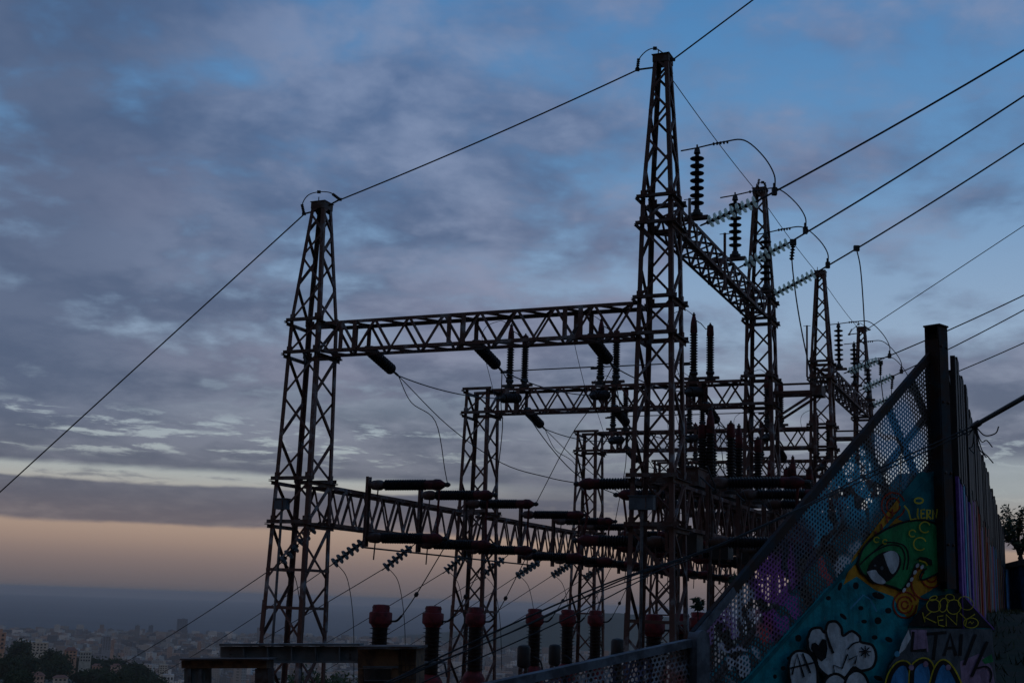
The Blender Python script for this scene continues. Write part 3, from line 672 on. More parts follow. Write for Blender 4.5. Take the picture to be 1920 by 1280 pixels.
# black porcelain strings of the cross lines and their buses (between the rows)
PA = (1.28, 3.93, 6.56)
def fat_string(p0, ax, label):
    ax = Vector(ax).normalized(); p0 = Vector(p0)
    t = thing('porcelain_string', label, 'insulator string', p0, 'black porcelain strings between the rows')
    MB().lathe(p0, ax, ribs(1.10, 10, .085, .135, .12), 16).build('disc_stack', 'porcelain', t, True)
    MB().lathe(p0, ax, [(-.06, .03), (0, .06), (.1, .10), (.13, .1)], 12).build('end_cap', 'fitting', t, True)
    MB().lathe(p0 + ax * 1.22, ax, [(0, .1), (.05, .06), (.09, .022), (.13, .03), (.17, .022), (.21, .032), (.25, .022), (.29, .03), (.33, .02)], 10).build('turnbuckle', 'fitting', t, True)
    return t
NODE = {}
for r in range(3):
    for k, aa in enumerate(PA):
        p0 = G(aa, r * ROW + .22, 5.47); ax = BV - ZV * .24
        fat_string(p0, ax, '%s black porcelain string sloping back from the %s' % (ORD[k], ['nearest cross beam', 'second cross beam', 'third cross beam'][r]))
        e = p0 + ax.normalized() * 1.55
        q0 = G(aa, (r + 1) * ROW - .2, 5.72); ax2 = -BV - ZV * .16
        fat_string(q0, ax2, '%s black porcelain string pointing forward from the %s' % (ORD[k], ['second cross beam', 'third cross beam', 'farthest cross beam'][r]))
        e2 = q0 + ax2.normalized() * 1.55
        wire('bus wire %s in line between the %s and %s cross beams' % (ORD[k], ORD[r], ORD[r + 1]), sagged(e, e2, .12), .014, 'bus_wire', 'wire')
        NODE[r, k] = e
# paired breaker posts with red caps standing on the rear cross beams
def breaker_pair(a, b, label):
    t = thing('breaker_pair', label, 'circuit breaker', G(a, b, ZL1), 'paired breaker posts')
    for da, top, z1, nm in ((0, 1.90, 1.33, 'tall'), (.46, 1.58, 1.22, 'short')):
        p = G(a + da, b, ZL1 + .02)
        f = MB().lathe(p, ZV, [(0, .15), (.05, .15), (.07, .09), (.16, .085), (.2, .12), (.26, .11), (.28, .085)], 14).build('foot', 'fitting', t, True)
        MB().lathe(p, ZV, ribs(z1 - .28, 14, .075, .112, .28), 16).build('porcelain_post', 'porcelain', t, True)
        c = MB().lathe(p + ZV * z1, ZV, [(0, .085), (.04, .10), (.30, .085), (top - z1 - .1, .05), (top - z1 - .04, .03), (top - z1, .02)], 14).build('red_cap', 'red_dark', t, True)
        MB().lathe(p + ZV * (top - .06), ZV, [(0, .05), (.03, .05), (.04, .025), (.08, .02)], 8).build('terminal', 'fitting', c)
    MB().tube([G(a, b, ZL1 + 1.75), G(a + .2, b, ZL1 + 1.62), G(a + .34, b, ZL1 + 1.45), G(a + .46, b, ZL1 + 1.52)], .014, 6).build('link_wire', 'wire', t)
    MB().box(G(a + .23, b, ZL1 + .1), (.95, .10, .07), (AV, BV, ZV)).build('mount_rail', 'steel_dark', t)
    MB().box(G(a - .18, b, ZL1 + .50), (.22, .05, .05), (AV, BV, ZV)).build('arm', 'fitting', t)
    return t
bp0 = None
for r in (1, 2, 3):
    for k, aa in enumerate((.85, 3.62, 6.30)):
        lb = '%s pair of ribbed breaker posts with red caps on the %s cross beam' % (ORD[k], ['second', 'third', 'farthest'][r - 1])
        if bp0 is None: bp0 = breaker_pair(aa, r * ROW, lb)
        else: copy_tree(bp0, G(aa, r * ROW, ZL1), lb)
        if k < 2: wire('thin bus rod joining breaker pairs %s to %s on the %s cross beam' % (ORD[k], ORD[k + 1], ['second', 'third', 'farthest'][r - 1]), [G(aa - .2, r * ROW - .08, ZL1 + .52), G(aa + 2.6, r * ROW - .08, ZL1 + .53)], .018, 'bus_rod', 'bus rod')
for r in range(3):
    for k, bb in enumerate((3.4, 6.05)):
        for e, sd_ in ((-.5, 'left'), (.14, 'right')):
            copy_tree(bp0, G(SPAN + e, r * ROW + bb, ZP1 + .01), '%s pair of breaker posts standing on the %s side of the right low beam' % (ORD[r * 2 + k], sd_), 'breaker posts on the right low beam')
# horizontal breaker poles with red heads on the low beams
def pole(p, sgn, label):
    ax = AV * sgn; p = Vector(p)
    t = thing('insulator_pole', label, 'insulator', p, 'horizontal insulator poles')
    MB().lathe(p, ax, [(0, .075), (.05, .075), (.08, .11), (.22, .125), (.30, .12), (.36, .09), (.42, .09)], 14).build('flange', 'steel_dark', t, True)
    MB().lathe(p, ax, ribs(1.08, 17, .095, .128, .40), 16).build('porcelain_rod', 'porcelain', t, True)
    h = MB().lathe(p, ax, [(1.47, .10), (1.5, .115), (1.66, .115), (1.72, .135), (1.84, .125), (1.93, .07), (1.97, .05)], 16).build('red_head', 'red_dark', t, True)
    MB().lathe(p + ax * 1.95, ax, [(0, .035), (.06, .06), (.1, .055), (.14, .03)], 8).build('terminal', 'fitting', h)
    MB().tube([p + ax * .22 - ZV * .1, p + ax * .2 - ZV * .5], .018, 6).build('brace_rod', 'steel_dark', t)
    return t
BB = (2.1, 4.75, 7.4); protos = {}
for col, sides in ((0, (1,)), (1, (-1, 1))):
    for r in range(4):
        for k, bb in enumerate(BB):
            for s_ in sides:
                a = col * SPAN + s_ * .40; b = r * ROW + bb
                wh = ('left row' if col == 0 else ('right row, left side' if s_ < 0 else 'right row, right side'))
                o_ = ORD[r * 3 + k]
                ch = MB().channel(G(a, b, 1.18), G(a, b, 2.80), .16, .07, .014, AV * s_).build('mounting_channel', 'steel')
                tag(ch, 'upright steel channel, %s along the low beam of the %s' % (o_, wh), 'steel channel', 'mounting channels on the low beams')
                for z, nm in ((2.60, 'upper'), (1.38, 'lower')):
                    lb = '%s black insulator pole with red head, %s along the %s' % (nm, o_, wh); p = G(a + s_ * .075, b, z)
                    if s_ not in protos: protos[s_] = pole(p, s_, lb)
                    else: copy_tree(protos[s_], p, lb)
                ln = MB().tube([G(a + s_ * 1.9, b, 2.48), G(a + s_ * 1.85, b + .06, 2.0), G(a + s_ * 1.9, b, 1.5)], .03, 6)
                tag(ln.build('link_rod', 'red_dark'), 'dull red link rod joining the %s poles of the %s' % (o_, wh), 'rod', 'red link rods')
wire('thin tie rod under the left low beam', [G(.65, 1.6, 1.14), G(.65, 12, 1.14)], .022, 'tie_rod', 'rod')
# drive boxes and conduits on the right low beam
for r in range(4):
    for k, bb in enumerate(BB):
        p = G(SPAN, r * ROW + bb + .2, 2.72); o_ = ORD[r * 3 + k]
        t = thing('drive_box', 'dark operating drive box, %s along the right low beam' % o_, 'control box', p, 'drive boxes on the right low beam')
        MB().box(p, (.52, .7, .36), (AV, BV, ZV)).build('case', 'steel_dark', t)
        MB().box(p + ZV * .19, (.58, .76, .02), (AV, BV, ZV)).build('lid', 'steel_dark', t)
        MB().box(p - ZV * 1.35, (.42, .5, .44), (AV, BV, ZV)).build('lower_case', 'tank', t)
        for e in (-.3, .34): MB().tube([p + AV * e + BV * .3 - ZV * .1, p + AV * e * 1.2 + BV * .35 - ZV * .8, p + AV * e + BV * .2 - ZV * 2.2, p + AV * e - ZV * 6.9], .032, 6).build('conduit', 'steel_dark', t)
        MB().tube(smooth_path([p - AV * .35, p - AV * .6 - ZV * .4, p - AV * .5 - ZV * .9, p - AV * .3 - ZV * 1.2]), .02, 6).build('hose', 'wire', t)
        MB().tube(smooth_path([p + AV * .3 - BV * .3, p + AV * .7 - BV * .6 - ZV * .3, p + AV * .6 - BV * .9 + ZV * .15]), .018, 6).build('hose', 'wire', t)
# droppers from the cross strings to the pole heads
for r in range(3):
    for k in range(3):
        e = NODE[r, k]; hd = G(2.5, r * ROW + BB[k], 2.62); hr = G(SPAN - 2.5, r * ROW + BB[k], 2.62)
        m1 = e.lerp(hd, .55) + AV * (.25 if k == 0 else .1) + ZV * .3
        wire('dropper wire from the %s string of the %s cross beam to a left row pole' % (ORD[k], ORD[r]), smooth_path([e, e.lerp(hd, .25) + AV * .02, m1, hd.lerp(m1, .2), hd]), .011, 'dropper_wire', 'wire')
        wire('swooping dropper from the %s string of the %s cross beam to a right row pole' % (ORD[k], ORD[r]), smooth_path([e, e.lerp(hr, .3) - ZV * .45, e.lerp(hr, .6) - ZV * .55, e.lerp(hr, .85) - ZV * .25, hr]), .011, 'dropper_wire', 'wire')
        q = G((.85, 3.62, 6.30)[k], (r + 1) * ROW, ZL1 + 1.86)
        wire('thin jumper rising to the %s breaker pair of the %s cross beam' % (ORD[k], ORD[r + 1]), smooth_path([q, q - AV * .18 + ZV * .05 - BV * .5, q - AV * .42 - ZV * .5 - BV * 1.1, G(PA[k], (r + 1) * ROW - 1.95, 5.5)]), .009, 'dropper_wire', 'wire')
# outgoing strings under the left low beam and their lines down to the left
for k, (q0, q1, q2) in enumerate([((592, 985), (527, 1054), (215, 1248)), ((683, 1014), (625, 1056), (335, 1240)), ((772, 1024), (722, 1064), (330, 1282)), ((876, 1037), (836, 1070), (500, 1262)), ((945, 1046), (904, 1079), (560, 1280)), ((1012, 1052), (970, 1079), (640, 1282)), ((1072, 1056), (1036, 1078), (700, 1282)), ((1130, 1062), (1096, 1083), (760, 1282))]):
    bb = (.1, 2.1, 4.55, 7.2, 9.9, 12.4, 14.8, 17.2)[k]
    p0 = on_a(*q0, .35); p1 = on_a(*q1, -.15)
    d = p1 - p0
    p1 = p0 + d.normalized() * .95 if d.length > 1.3 or d.length < .6 else p1
    disc_string(p0, p1, '%s short insulator string hanging down left from the left low beam' % ORD[k], 'outgoing strings of the left low beam', 6, .125, True, gm='glass_dull')
    e = on_a(*q2, -16.0)
    wire('%s outgoing line sloping down left from the left low beam' % ORD[k], sagged(p1, p1 + (e - p1) * 1.25, .12, 12), .011, group='outgoing lines to the lower left')
    dd = p1 + AV * .55
    m_ = MB().tube(smooth_path([p1, p1 + AV * .18 - ZV * .08, p1 + AV * .42 - ZV * .4, p1 + AV * .62 - ZV * 1.3, p1 + AV * .72 - ZV * 2.6]), .009, 6)
    tag(m_.build('dropper_wire', 'wire', smooth=True), 'hanging wire below the %s outgoing string' % ORD[k], 'wire', 'droppers below the outgoing strings')
def thin_ribs(L_, n, r0, r1):
    out = [(0, r0)]; p = L_ / n
    for i in range(n): out += [(i * p + p * .38, r0), (i * p + p * .46, r1), (i * p + p * .54, r1), (i * p + p * .66, r0)]
    return out + [(L_, r0)]
# instrument transformers: red head, black ribbed column, red base, on a steel stand
def instrument_transformer(p, label, s_=1.0):
    p = Vector(p); t = thing('instrument_transformer', label, 'transformer', p, 'red headed instrument transformers')
    hd = MB().lathe(p, ZV, [(-.50, .19), (-.46, .205), (-.44, .225), (-.42, .255), (-.39, .265), (-.19, .265), (-.165, .25), (-.155, .205), (-.14, .20), (-.035, .195), (0, .165), (.012, .06)], 24).build('red_head', 'red_paint', t, True)
    for e in (-1, 1):
        q = p + AV * e * .19 * s_ - ZV * .12 * s_; MB().tube([q, q + AV * e * .035 + ZV * .06, q + ZV * .12], .011, 5).build('lifting_lug', 'red_paint', hd)
    MB().lathe(p - ZV * 1.62 * s_, ZV, thin_ribs(1.14, 11, .172, .235), 20).build('porcelain_column', 'porcelain', t, True)
    MB().lathe(p - ZV * 2.15 * s_, ZV, [(0, .30 * s_), (.35 * s_, .30 * s_), (.46 * s_, .24 * s_), (.53 * s_, .18 * s_)], 20).build('red_base', 'red_paint', t, True)
    for i in (-1, 1):
        for j in (-1, 1): MB().bar(p + AV * i * .24 + BV * j * .24 - ZV * 4.5, p + AV * i * .24 + BV * j * .24 - ZV * 2.12 * s_, .08, .08).build('stand_leg', 'steel', t)
    MB().tube(smooth_path([p + AV * .26 - ZV * .36, p + AV * .42 - ZV * .34, p + AV * .55 - ZV * .22]), .026, 6).build('terminal', 'fitting', t, True)
    return t
IT = [(.91, 2.16), (1.01, 4.61), (1.08, 6.94), (.97, 11.26), (1.06, 13.71), (1.14, 16.04)]
it0 = None
for k, (a, b) in enumerate(IT):
    lb = '%s red headed transformer from the rusty box, left row' % ORD[k]
    if it0 is None: it0 = instrument_transformer(G(a, b, -.13), lb)
    else: copy_tree(it0, G(a, b, -.13), lb)
    e = G(a, b, -.13) + AV * .55 - ZV * .22; q = G(2.45, b + .15, 1.3)
    t = thing('connection_wire', 'slanting wire with clamp from the %s red head up to its pole' % ORD[k], 'wire', e, 'connection wires of the red heads')
    MB().tube(smooth_path([e, e.lerp(q, .35) - ZV * .05, q]), .012, 6).build('lead', 'wire', t, True)
    MB().lathe(e.lerp(q, .32) - ZV * .05, q - e, [(-.06, .02), (-.03, .05), (.03, .05), (.06, .02)], 8).build('clamp', 'fitting', t)
for k, (px, py, d, s_) in enumerate([(1226, 1151, 30.5, 1.0), (1277, 1150, 34.0, 1.0), (1309, 1147, 38.5, 1.0)]):
    if k < 3: copy_tree(it0, at(px, py, d), '%s red headed transformer seen behind the foot of the tallest tower' % ORD[k])
def oil_tank(p, label):
    p = Vector(p); t = thing('oil_tank', label, 'tank', p, 'dark tanks beside the transformers')
    MB().lathe(p - ZV * .32, ZV, [(0, .05), (.03, .15), (.09, .185), (.55, .185), (.61, .15), (.64, .05)], 20).build('drum', 'tank', t, True)
    for e in (-.2, .2): MB().box(p + BV * e - ZV * 2.0, (.1, .08, 3.4), (AV, BV, ZV)).build('support', 'steel_dark', t)
    MB().tube(smooth_path([p + AV * .3, p + AV * .5 - ZV * .1, p + AV * .6 - ZV * .45]), .025, 6).build('hose', 'wire', t, True)
for (px, py, d, lb) in ((982, 1230, 36.5, 'dark drum shaped tank left of the fourth red headed transformer'), (1040, 1227, 39.5, 'dark drum shaped tank left of the fifth red headed transformer'), (1158, 1218, 36, 'dark drum shaped tank at the foot of the tallest tower'), (800, 1232, 33.5, 'dark drum shaped tank behind the second red headed transformer')):
    oil_tank(at(px, py, d), lb)
# control cabinets on the towers
for (q, b, lb, wpx, hpx) in (((529, 945), -.5, 'small blue grey box fixed to the leftmost tower', 25, 18), ((1204, 943), -.52, 'blue grey box fixed to the tallest tower', 47, 24)):
    p = on_b(*q, b); w_ = wpx / F * p.length; h_ = hpx / F * p.length
    t = thing('control_box', lb, 'control box', p)
    MB().box(p, (w_, .16, h_), (AV, BV, ZV)).build('case', 'cabinet', t)
    MB().box(p - BV * .005 + ZV * (h_ / 2 + .012), (w_ + .04, .2, .02), (AV, BV, ZV)).build('lid', 'cabinet', t)
    MB().box(p - BV * .086 + AV * (w_ * .2), (.02, .012, h_ * .8), (AV, BV, ZV)).build('door_seam', 'steel_dark', t)
    MB().tube([p - ZV * h_ / 2, p - ZV * 4.5], .03, 8).build('conduit', 'galv', t)
# drops from the high lines
def drop(label, q, bb, hasins):
    pts = smooth_path([on_b(x, y, bb) for x, y in q]); t = thing('line_drop', label, 'wire', pts[0])
    MB().tube(pts, .016, 6).build('lead', 'wire', t, True)
    MB().box(pts[0] + ZV * .02, (.14, .09, .14)).build('clamp', 'fitting', t)
    if hasins: MB().lathe(pts[0] - ZV * .05, pts[3] - pts[0], ribs(.36, 5, .03, .06), 10).build('arrester', 'porcelain', t, True)
drop('wire dropping from the second overhead conductor, with small ribbed arrester', [(1487, 456), (1485, 490), (1493, 560), (1505, 630), (1520, 700)], 4.9, True)
drop('wire dropping from the third overhead conductor down to the farthest tower', [(1606, 467), (1613, 500), (1618, 560), (1622, 640), (1622, 700)], 8.15, False)
drop('thin wire with ribbed arrester dropping left of the fence slope', [(1651, 681), (1651, 705), (1655, 740), (1659, 775)], 2 * ROW + 1.7, True)
drop('thin wire with ribbed arrester dropping nearest the fence slope', [(1673, 708), (1672, 725), (1671, 745), (1671, 765)], 2 * ROW + 5.05, True)
for (px, t0, t1, bb, lb) in ((1359, 437, 520, 3.6, 'small lightning rod with crossbar on the nearest high beam'), (1293, 372, 420, 1.0, 'short lightning rod with crossbar beside the tallest tower'), (1513, 610, 690, 2 * ROW - .5, 'thin upright rod with crossbar left of the third peaked tower')):
    p0, p1 = on_b(px, t1, bb), on_b(px, t0, bb); t = thing('lightning_rod', lb, 'rod', p0)
    MB().tube([p0 - ZV * .3, p1], .032, 8).build('pole', 'steel', t); MB().tube([p1 - AV * .12 + ZV * -.02, p1 + AV * .12 - ZV * .02], .01, 5).build('crossbar', 'fitting', t)
# ------------------------------------------------------------------ graffiti wall and mesh fence at right
PP = at(1768, 1158, 9.0); WD = Vector((-.747, -.665, 0)).normalized(); WN = Vector((.665, -.747, 0)).normalized()
def onw(px, py, off=0.0):
    r = ray(px, py); return r * ((PP + WN * off).dot(WN) / r.dot(WN))
def sz(p): return ((Vector(p) - PP).dot(WD), Vector(p).z)
def fromsz(s_, z, off=0.0): return Vector((PP.x, PP.y, 0)) + WD * s_ + WN * off + ZV * z
# paint colours
PAINT = dict(teal=(.012, .30, .34), deep_teal=(.008, .17, .19), green=(.02, .25, .08), orange=(.62, .28, .02), red=(.36, .035, .012), black=(.008, .008, .010), white=(.62, .64, .66), yellow=(.62, .50, .03), blue=(.05, .25, .52), pink=(.34, .22, .33), purple=(.26, .12, .46), sky=(.08, .34, .52), grey=(.10, .115, .13))
for k_, c in PAINT.items():
    n, b = simple('paint_' + k_, c, .7, 0, .35, 7, tuple(v * .62 for v in c), .08, .45, 42)
    g = n.new('ShaderNodeNewGeometry').outputs['Position']; lk = b.inputs['Base Color'].links[0].from_socket
    chip = n.m('MULTIPLY', n.step(n.noise(g, 38, 4, .7), .66, .71), .75)                 # flaked paint
    mp_ = n.new('ShaderNodeMapping'); mp_.inputs['Scale'].default_value = (14, 14, .9); n.l.new(g, mp_.inputs[0])
    run = n.m('MULTIPLY', n.step(n.noise(mp_.outputs[0], 1.0, 5, .6), .52, .72), .55)     # grime runs
    col = n.mix(chip, n.mix(run, lk, tuple(v * .35 + .006 for v in c)), (.16, .155, .15)); n.put(b.inputs['Base Color'], col)
n, b = material('mesh_paint')           # sprayed colours on the perforated sheet
g = n.new('ShaderNodeNewGeometry').outputs['Position']
wn_ = n.new('ShaderNodeTexNoise'); wn_.inputs['Scale'].default_value = 3.2; wn_.inputs['Detail'].default_value = 4; n.l.new(g, wn_.inputs['Vector'])
off = n.new('ShaderNodeVectorMath', operation='SUBTRACT'); n.l.new(wn_.outputs['Color'], off.inputs[0]); off.inputs[1].default_value = (.5, .5, .5)
scl = n.new('ShaderNodeVectorMath', operation='SCALE'); n.l.new(off.outputs[0], scl.inputs[0]); scl.inputs['Scale'].default_value = .55
gp = n.new('ShaderNodeVectorMath', operation='ADD'); n.l.new(g, gp.inputs[0]); n.l.new(scl.outputs[0], gp.inputs[1])
col = (.035, .028, .028)
for (px, py, rad, c) in ((1690, 830, .34, (.02, .34, .58)), (1600, 900, .36, (.02, .46, .66)), (1530, 960, .26, (.02, .36, .52)), (1600, 1045, .16, (.62, .63, .66)), (1500, 1010, .2, (.02, .05, .10)), (1460, 1110, .3, (.34, .05, .38)), (1560, 1075, .12, (.5, .04, .05)), (1430, 1180, .14, (.6, .03, .03)), (1440, 1178, .05, (.6, .6, .62)), (1400, 1140, .2, (.5, .51, .56)), (1350, 1190, .22, (.40, .2, .46)), (1390, 1250, .22, (.62, .63, .68)), (1330, 1260, .18, (.02, .02, .03)), (1240, 1240, .16, (.36, .38, .44)), (1180, 1245, .14, (.10, .10, .2)), (1100, 1260, .2, (.3, .31, .36)), (1250, 1285, .14, (.24, .05, .03)), (1000, 1280, .2, (.16, .14, .24))):
    dn = n.new('ShaderNodeVectorMath', operation='DISTANCE'); n.l.new(gp.outputs[0], dn.inputs[0]); dn.inputs[1].default_value = onw(px, py)
    col = n.mix(n.m('MULTIPLY', n.step(dn.outputs['Value'], rad, rad * .6), .9), col, c)
for (px, py, r0, r1, c) in ((1440, 1200, .19, .24, (.012, .012, .015)), (1392, 1262, .21, .27, (.012, .012, .015)), (1385, 1255, .10, .13, (.012, .012, .015)), (1590, 1000, .20, .25, (.012, .012, .015)), (1500, 1050, .16, .20, (.015, .02, .06)), (1650, 870, .22, .26, (.012, .014, .02)), (1200, 1262, .08, .11, (.02, .02, .06)), (1090, 1290, .16, .2, (.02, .015, .05))):
    dn = n.new('ShaderNodeVectorMath', operation='DISTANCE'); n.l.new(gp.outputs[0], dn.inputs[0]); dn.inputs[1].default_value = onw(px, py)
    e = dn.outputs['Value']; col = n.mix(n.m('MULTIPLY', n.step(e, r0 - .02, r0), n.step(e, r1 + .02, r1)), col, c)
n.put(b.inputs['Base Color'], col); b.inputs['Roughness'].default_value = .6

def inside(p, poly):
    x, y = p; c = False
    for i in range(len(poly)):
        (x0, y0), (x1, y1) = poly[i - 1], poly[i]
        if (y0 > y) != (y1 > y) and x < (x1 - x0) * (y - y0) / (y1 - y0) + x0: c = not c
    return c
def perforated(poly, ang, pw, ph, sw, th, name, parent, mat='mesh_paint', off=0.0):
    """expanded metal: honeycomb strands with depth, filling the polygon (s, z) on the wall plane"""
    ca, sa = math.cos(ang), math.sin(ang)
    uv = [(s_ * ca + z * sa, -s_ * sa + z * ca) for s_, z in poly]
    u0, u1, v0, v1 = min(q[0] for q in uv), max(q[0] for q in uv), min(q[1] for q in uv), max(q[1] for q in uv)
    back = lambda u, v: (u * ca - v * sa, u * sa + v * ca)
    m_ = MB(); r_ = 0; v = v0
    def strand(a, b_):
        a, b_ = Vector(a), Vector(b_); d = (b_ - a).normalized(); nrm = Vector((-d.y, d.x)) * sw / 2
        c4 = [a - nrm, b_ - nrm, b_ + nrm, a + nrm]
        vs = [fromsz(*back(*q), off) for q in c4] + [fromsz(*back(*q), off - th) for q in c4]
        m_.add(vs, [(0, 1, 2, 3), (7, 6, 5, 4), (0, 4, 5, 1), (2, 6, 7, 3)])
    while v < v1:
        u = u0 + (pw / 2 if r_ % 2 else 0)
        while u < u1:
            if inside(back(u, v), poly):
                h = ph * .32
                L0, L1 = (u - pw / 2, v - h), (u - pw / 2, v + h); T_ = (u, v + ph - h); R1 = (u + pw / 2, v + h)
                strand(L0, L1); strand(L1, T_); strand(T_, R1)
            u += pw
        v += ph; r_ += 1
    return m_.build(name, mat, parent, kind='stuff')
def flat(parent, q0, q1, w_, name, mat, off=.004, th=.02):
    """flat bar on the wall plane between two (s, z) points"""
    a, b_ = Vector(q0), Vector(q1); d = (b_ - a).normalized(); nr = Vector((-d.y, d.x)) * w_ / 2
    c4 = [a - nr, b_ - nr, b_ + nr, a + nr]
    vs = [fromsz(q.x, q.y, off) for q in c4] + [fromsz(q.x, q.y, off - th) for q in c4]
    return MB().add(vs, [(0, 1, 2, 3), (7, 6, 5, 4), (0, 4, 5, 1), (2, 6, 7, 3), (1, 5, 6, 2), (3, 7, 4, 0)]).build(name, mat, parent)
simple('rust_bar', (.05, .026, .018), .85, 0, .4, 6, (.03, .04, .05), .25)
# the steep mesh panel beside the post
A0, A1 = sz(onw(1755, 664)), sz(onw(1306, 1198)); B0, B1 = sz(onw(1752, 884)), sz(onw(1375, 1296))
d_ = (Vector(A1) - Vector(A0)).normalized(); ext = Vector(B1) + d_ * 1.0
mp = thing('perforated_fence', 'steep perforated metal panel sprayed teal and black above the graffiti wall', 'mesh panel', fromsz(*A1))
low_s = A1[0]
poly = [A0, A1, (A1[0], A1[1] - .62), B1, B0]
ang = math.atan2(d_.y, d_.x)
perforated(poly, ang, .034, .0248, .0118, .003, 'perforated_sheet', mp)
flat(mp, Vector(A0) + Vector((d_.y, -d_.x)) * -.03, Vector(A1) + Vector((d_.y, -d_.x)) * -.03, .055, 'top_edge_bar', 'rust_bar', .012, .03)
up_ = Vector((-d_.y, d_.x));  up_ = up_ if up_.y > 0 else -up_
seg = (Vector(A1) - Vector(A0)).length
flat(mp, Vector(B0) + up_ * .0, Vector(B1) + d_ * .3, .022, 'bottom_edge_bar', 'paint_deep_teal', .010, .03)
for k in range(1, 9):
    s_ = Vector(A0) + d_ * (seg * k / 8.6)
    t_ = s_ - up_ * (.98 if k > 2 else .36 * k)
    flat(mp, s_, t_, .05, 'cross_bar', 'steel_dark', -.006, .03)
for fr in (.34, .66):
    a_ = Vector(A0) - up_ * (fr * .95) + d_ * (.55 * fr + .12); flat(mp, a_, a_ + d_ * (seg * .93), .04, 'long_bar', 'steel_dark', -.040, .03)
# low fence further left
C0, C1 = sz(onw(1292, 1205)), sz(onw(900, 1291))
lf = thing('mesh_fence', 'low pale perforated metal fence at the bottom centre with graffiti', 'fence', fromsz(*C1))
perforated([C0, C1, (C1[0], C1[1] - .45), (C0[0], C0[1] - .62)], math.atan2(C1[1] - C0[1], C1[0] - C0[0]), .034, .0245, .0095, .003, 'perforated_sheet', lf)
flat(lf, C0, C1, .042, 'top_rail', 'coping', .02, .05)
for k in range(9):
    q = Vector(C0).lerp(Vector(C1), k / 8); flat(lf, q - Vector((0, .02)), q - Vector((0, .6)), .02, 'upright', 'post_metal', -.006, .02)
q = sz(onw(1306, 1180)); fp = thing('fence_post', 'short round topped pale post joining the low fence and the steep panel', 'post', fromsz(q[0], -1.9))
m_ = MB(); N2 = 10; w2 = .055; prof = [(-w2, -1.9 - q[1]), (w2, -1.9 - q[1])] + [(w2 * math.cos(e * math.pi / N2), -w2 + w2 * math.sin(e * math.pi / N2)) for e in range(N2 + 1)]
vs = [fromsz(q[0] + a, q[1] + z, o) for o in (.05, -.02) for a, z in prof]; k_ = len(prof)
m_.add(vs, [tuple(range(k_)), tuple(range(2 * k_ - 1, k_ - 1, -1))] + [(i, (i + 1) % k_, (i + 1) % k_ + k_, i + k_) for i in range(k_)]); m_.build('post_body', 'coping', fp)
flat(mp, Vector(A1) - d_ * .42 + up_ * .025, Vector(A1) - d_ * .0 + up_ * .025, .05, 'edge_cover', 'coping', .02, .045)

# the painted wall
gw = thing('graffiti_wall', 'sloping retaining wall covered in graffiti at the lower right', 'wall', fromsz(0, -2))
edge = [B1, B0, sz(onw(1800, 884)), sz(onw(1799, 1112)), sz(onw(1859, 1179)), sz(onw(1867, 1290))]
bot = -2.0
outl = [(B1[0] + 1.4, bot)] + [(B1[0] + 1.4, B1[1] + (d_.y / d_.x) * 1.4)] + edge + [(edge[-1][0], bot)]
outl[1] = (outl[1][0], max(outl[1][1], -1.9))
k_ = len(outl); vs = [fromsz(*q, 0) for q in outl] + [fromsz(*q, -.28) for q in outl]
MB().add(vs, [tuple(range(k_)), tuple(range(2 * k_ - 1, k_ - 1, -1))] + [(i, (i + 1) % k_, (i + 1) % k_ + k_, i + k_) for i in range(k_)]).build('wall_body', 'paint_deep_teal', gw)
flat(gw, sz(onw(1799, 1110)), sz(onw(1861, 1179)), .012, 'edge_trim', 'paint_purple', .012, .05)
LAY = [0]
def fill(q, colr, name='painted_patch', s=(1600, 880, 3.2), lay=None):
    LAY[0] += 1; o = .003 + .0006 * LAY[0]
    vs = [onw(s[0] + x / s[2], s[1] + y / s[2], o) for x, y in q]
    return MB().add(vs, [tuple(range(len(vs)))]).build(name, 'paint_' + colr, gw)
def ell(cx, cy, rx, ry, n_=20, rot=0):
    return [(cx + rx * math.cos(t) * math.cos(rot) - ry * math.sin(t) * math.sin(rot), cy + rx * math.cos(t) * math.sin(rot) + ry * math.sin(t) * math.cos(rot)) for t in (2 * math.pi * i / n_ for i in range(n_))]
def curve(pts, k=5):
    P_ = [Vector((x, y, 0)) for x, y in pts]; return [(q.x, q.y) for q in smooth_path(P_, k)]
def stroke(q, w_, colr, name='painted_line', s=(1600, 880, 3.2), smooth=True, closed=False):
    """a sprayed line: ribbon lying on the wall, w_ in crop pixels"""
    LAY[0] += 1; o = .003 + .0006 * LAY[0]
    if closed: q = list(q) + [q[0]]
    if smooth and len(q) > 2 and not closed: q = curve(q)
    P_ = [Vector(e) for e in q]; L1, L2 = [], []
    for i, p in enumerate(P_):
        d = (P_[min(i + 1, len(P_) - 1)] - P_[max(i - 1, 0)])
        if closed and i in (0, len(P_) - 1): d = P_[1] - P_[-2]
        d = d.normalized() if d.length else Vector((1, 0)); nn = Vector((-d.y, d.x)) * w_ / 2
        L1.append(p + nn); L2.append(p - nn)
    vs = [onw(s[0] + e.x / s[2], s[1] + e.y / s[2], o) for e in L1 + L2]; n_ = len(P_)
    return MB().add(vs, [(i, i + 1, n_ + i + 1, n_ + i) for i in range(n_ - 1)]).build(name, 'paint_' + colr, gw)
C4 = (1300, 900, 3.3675)
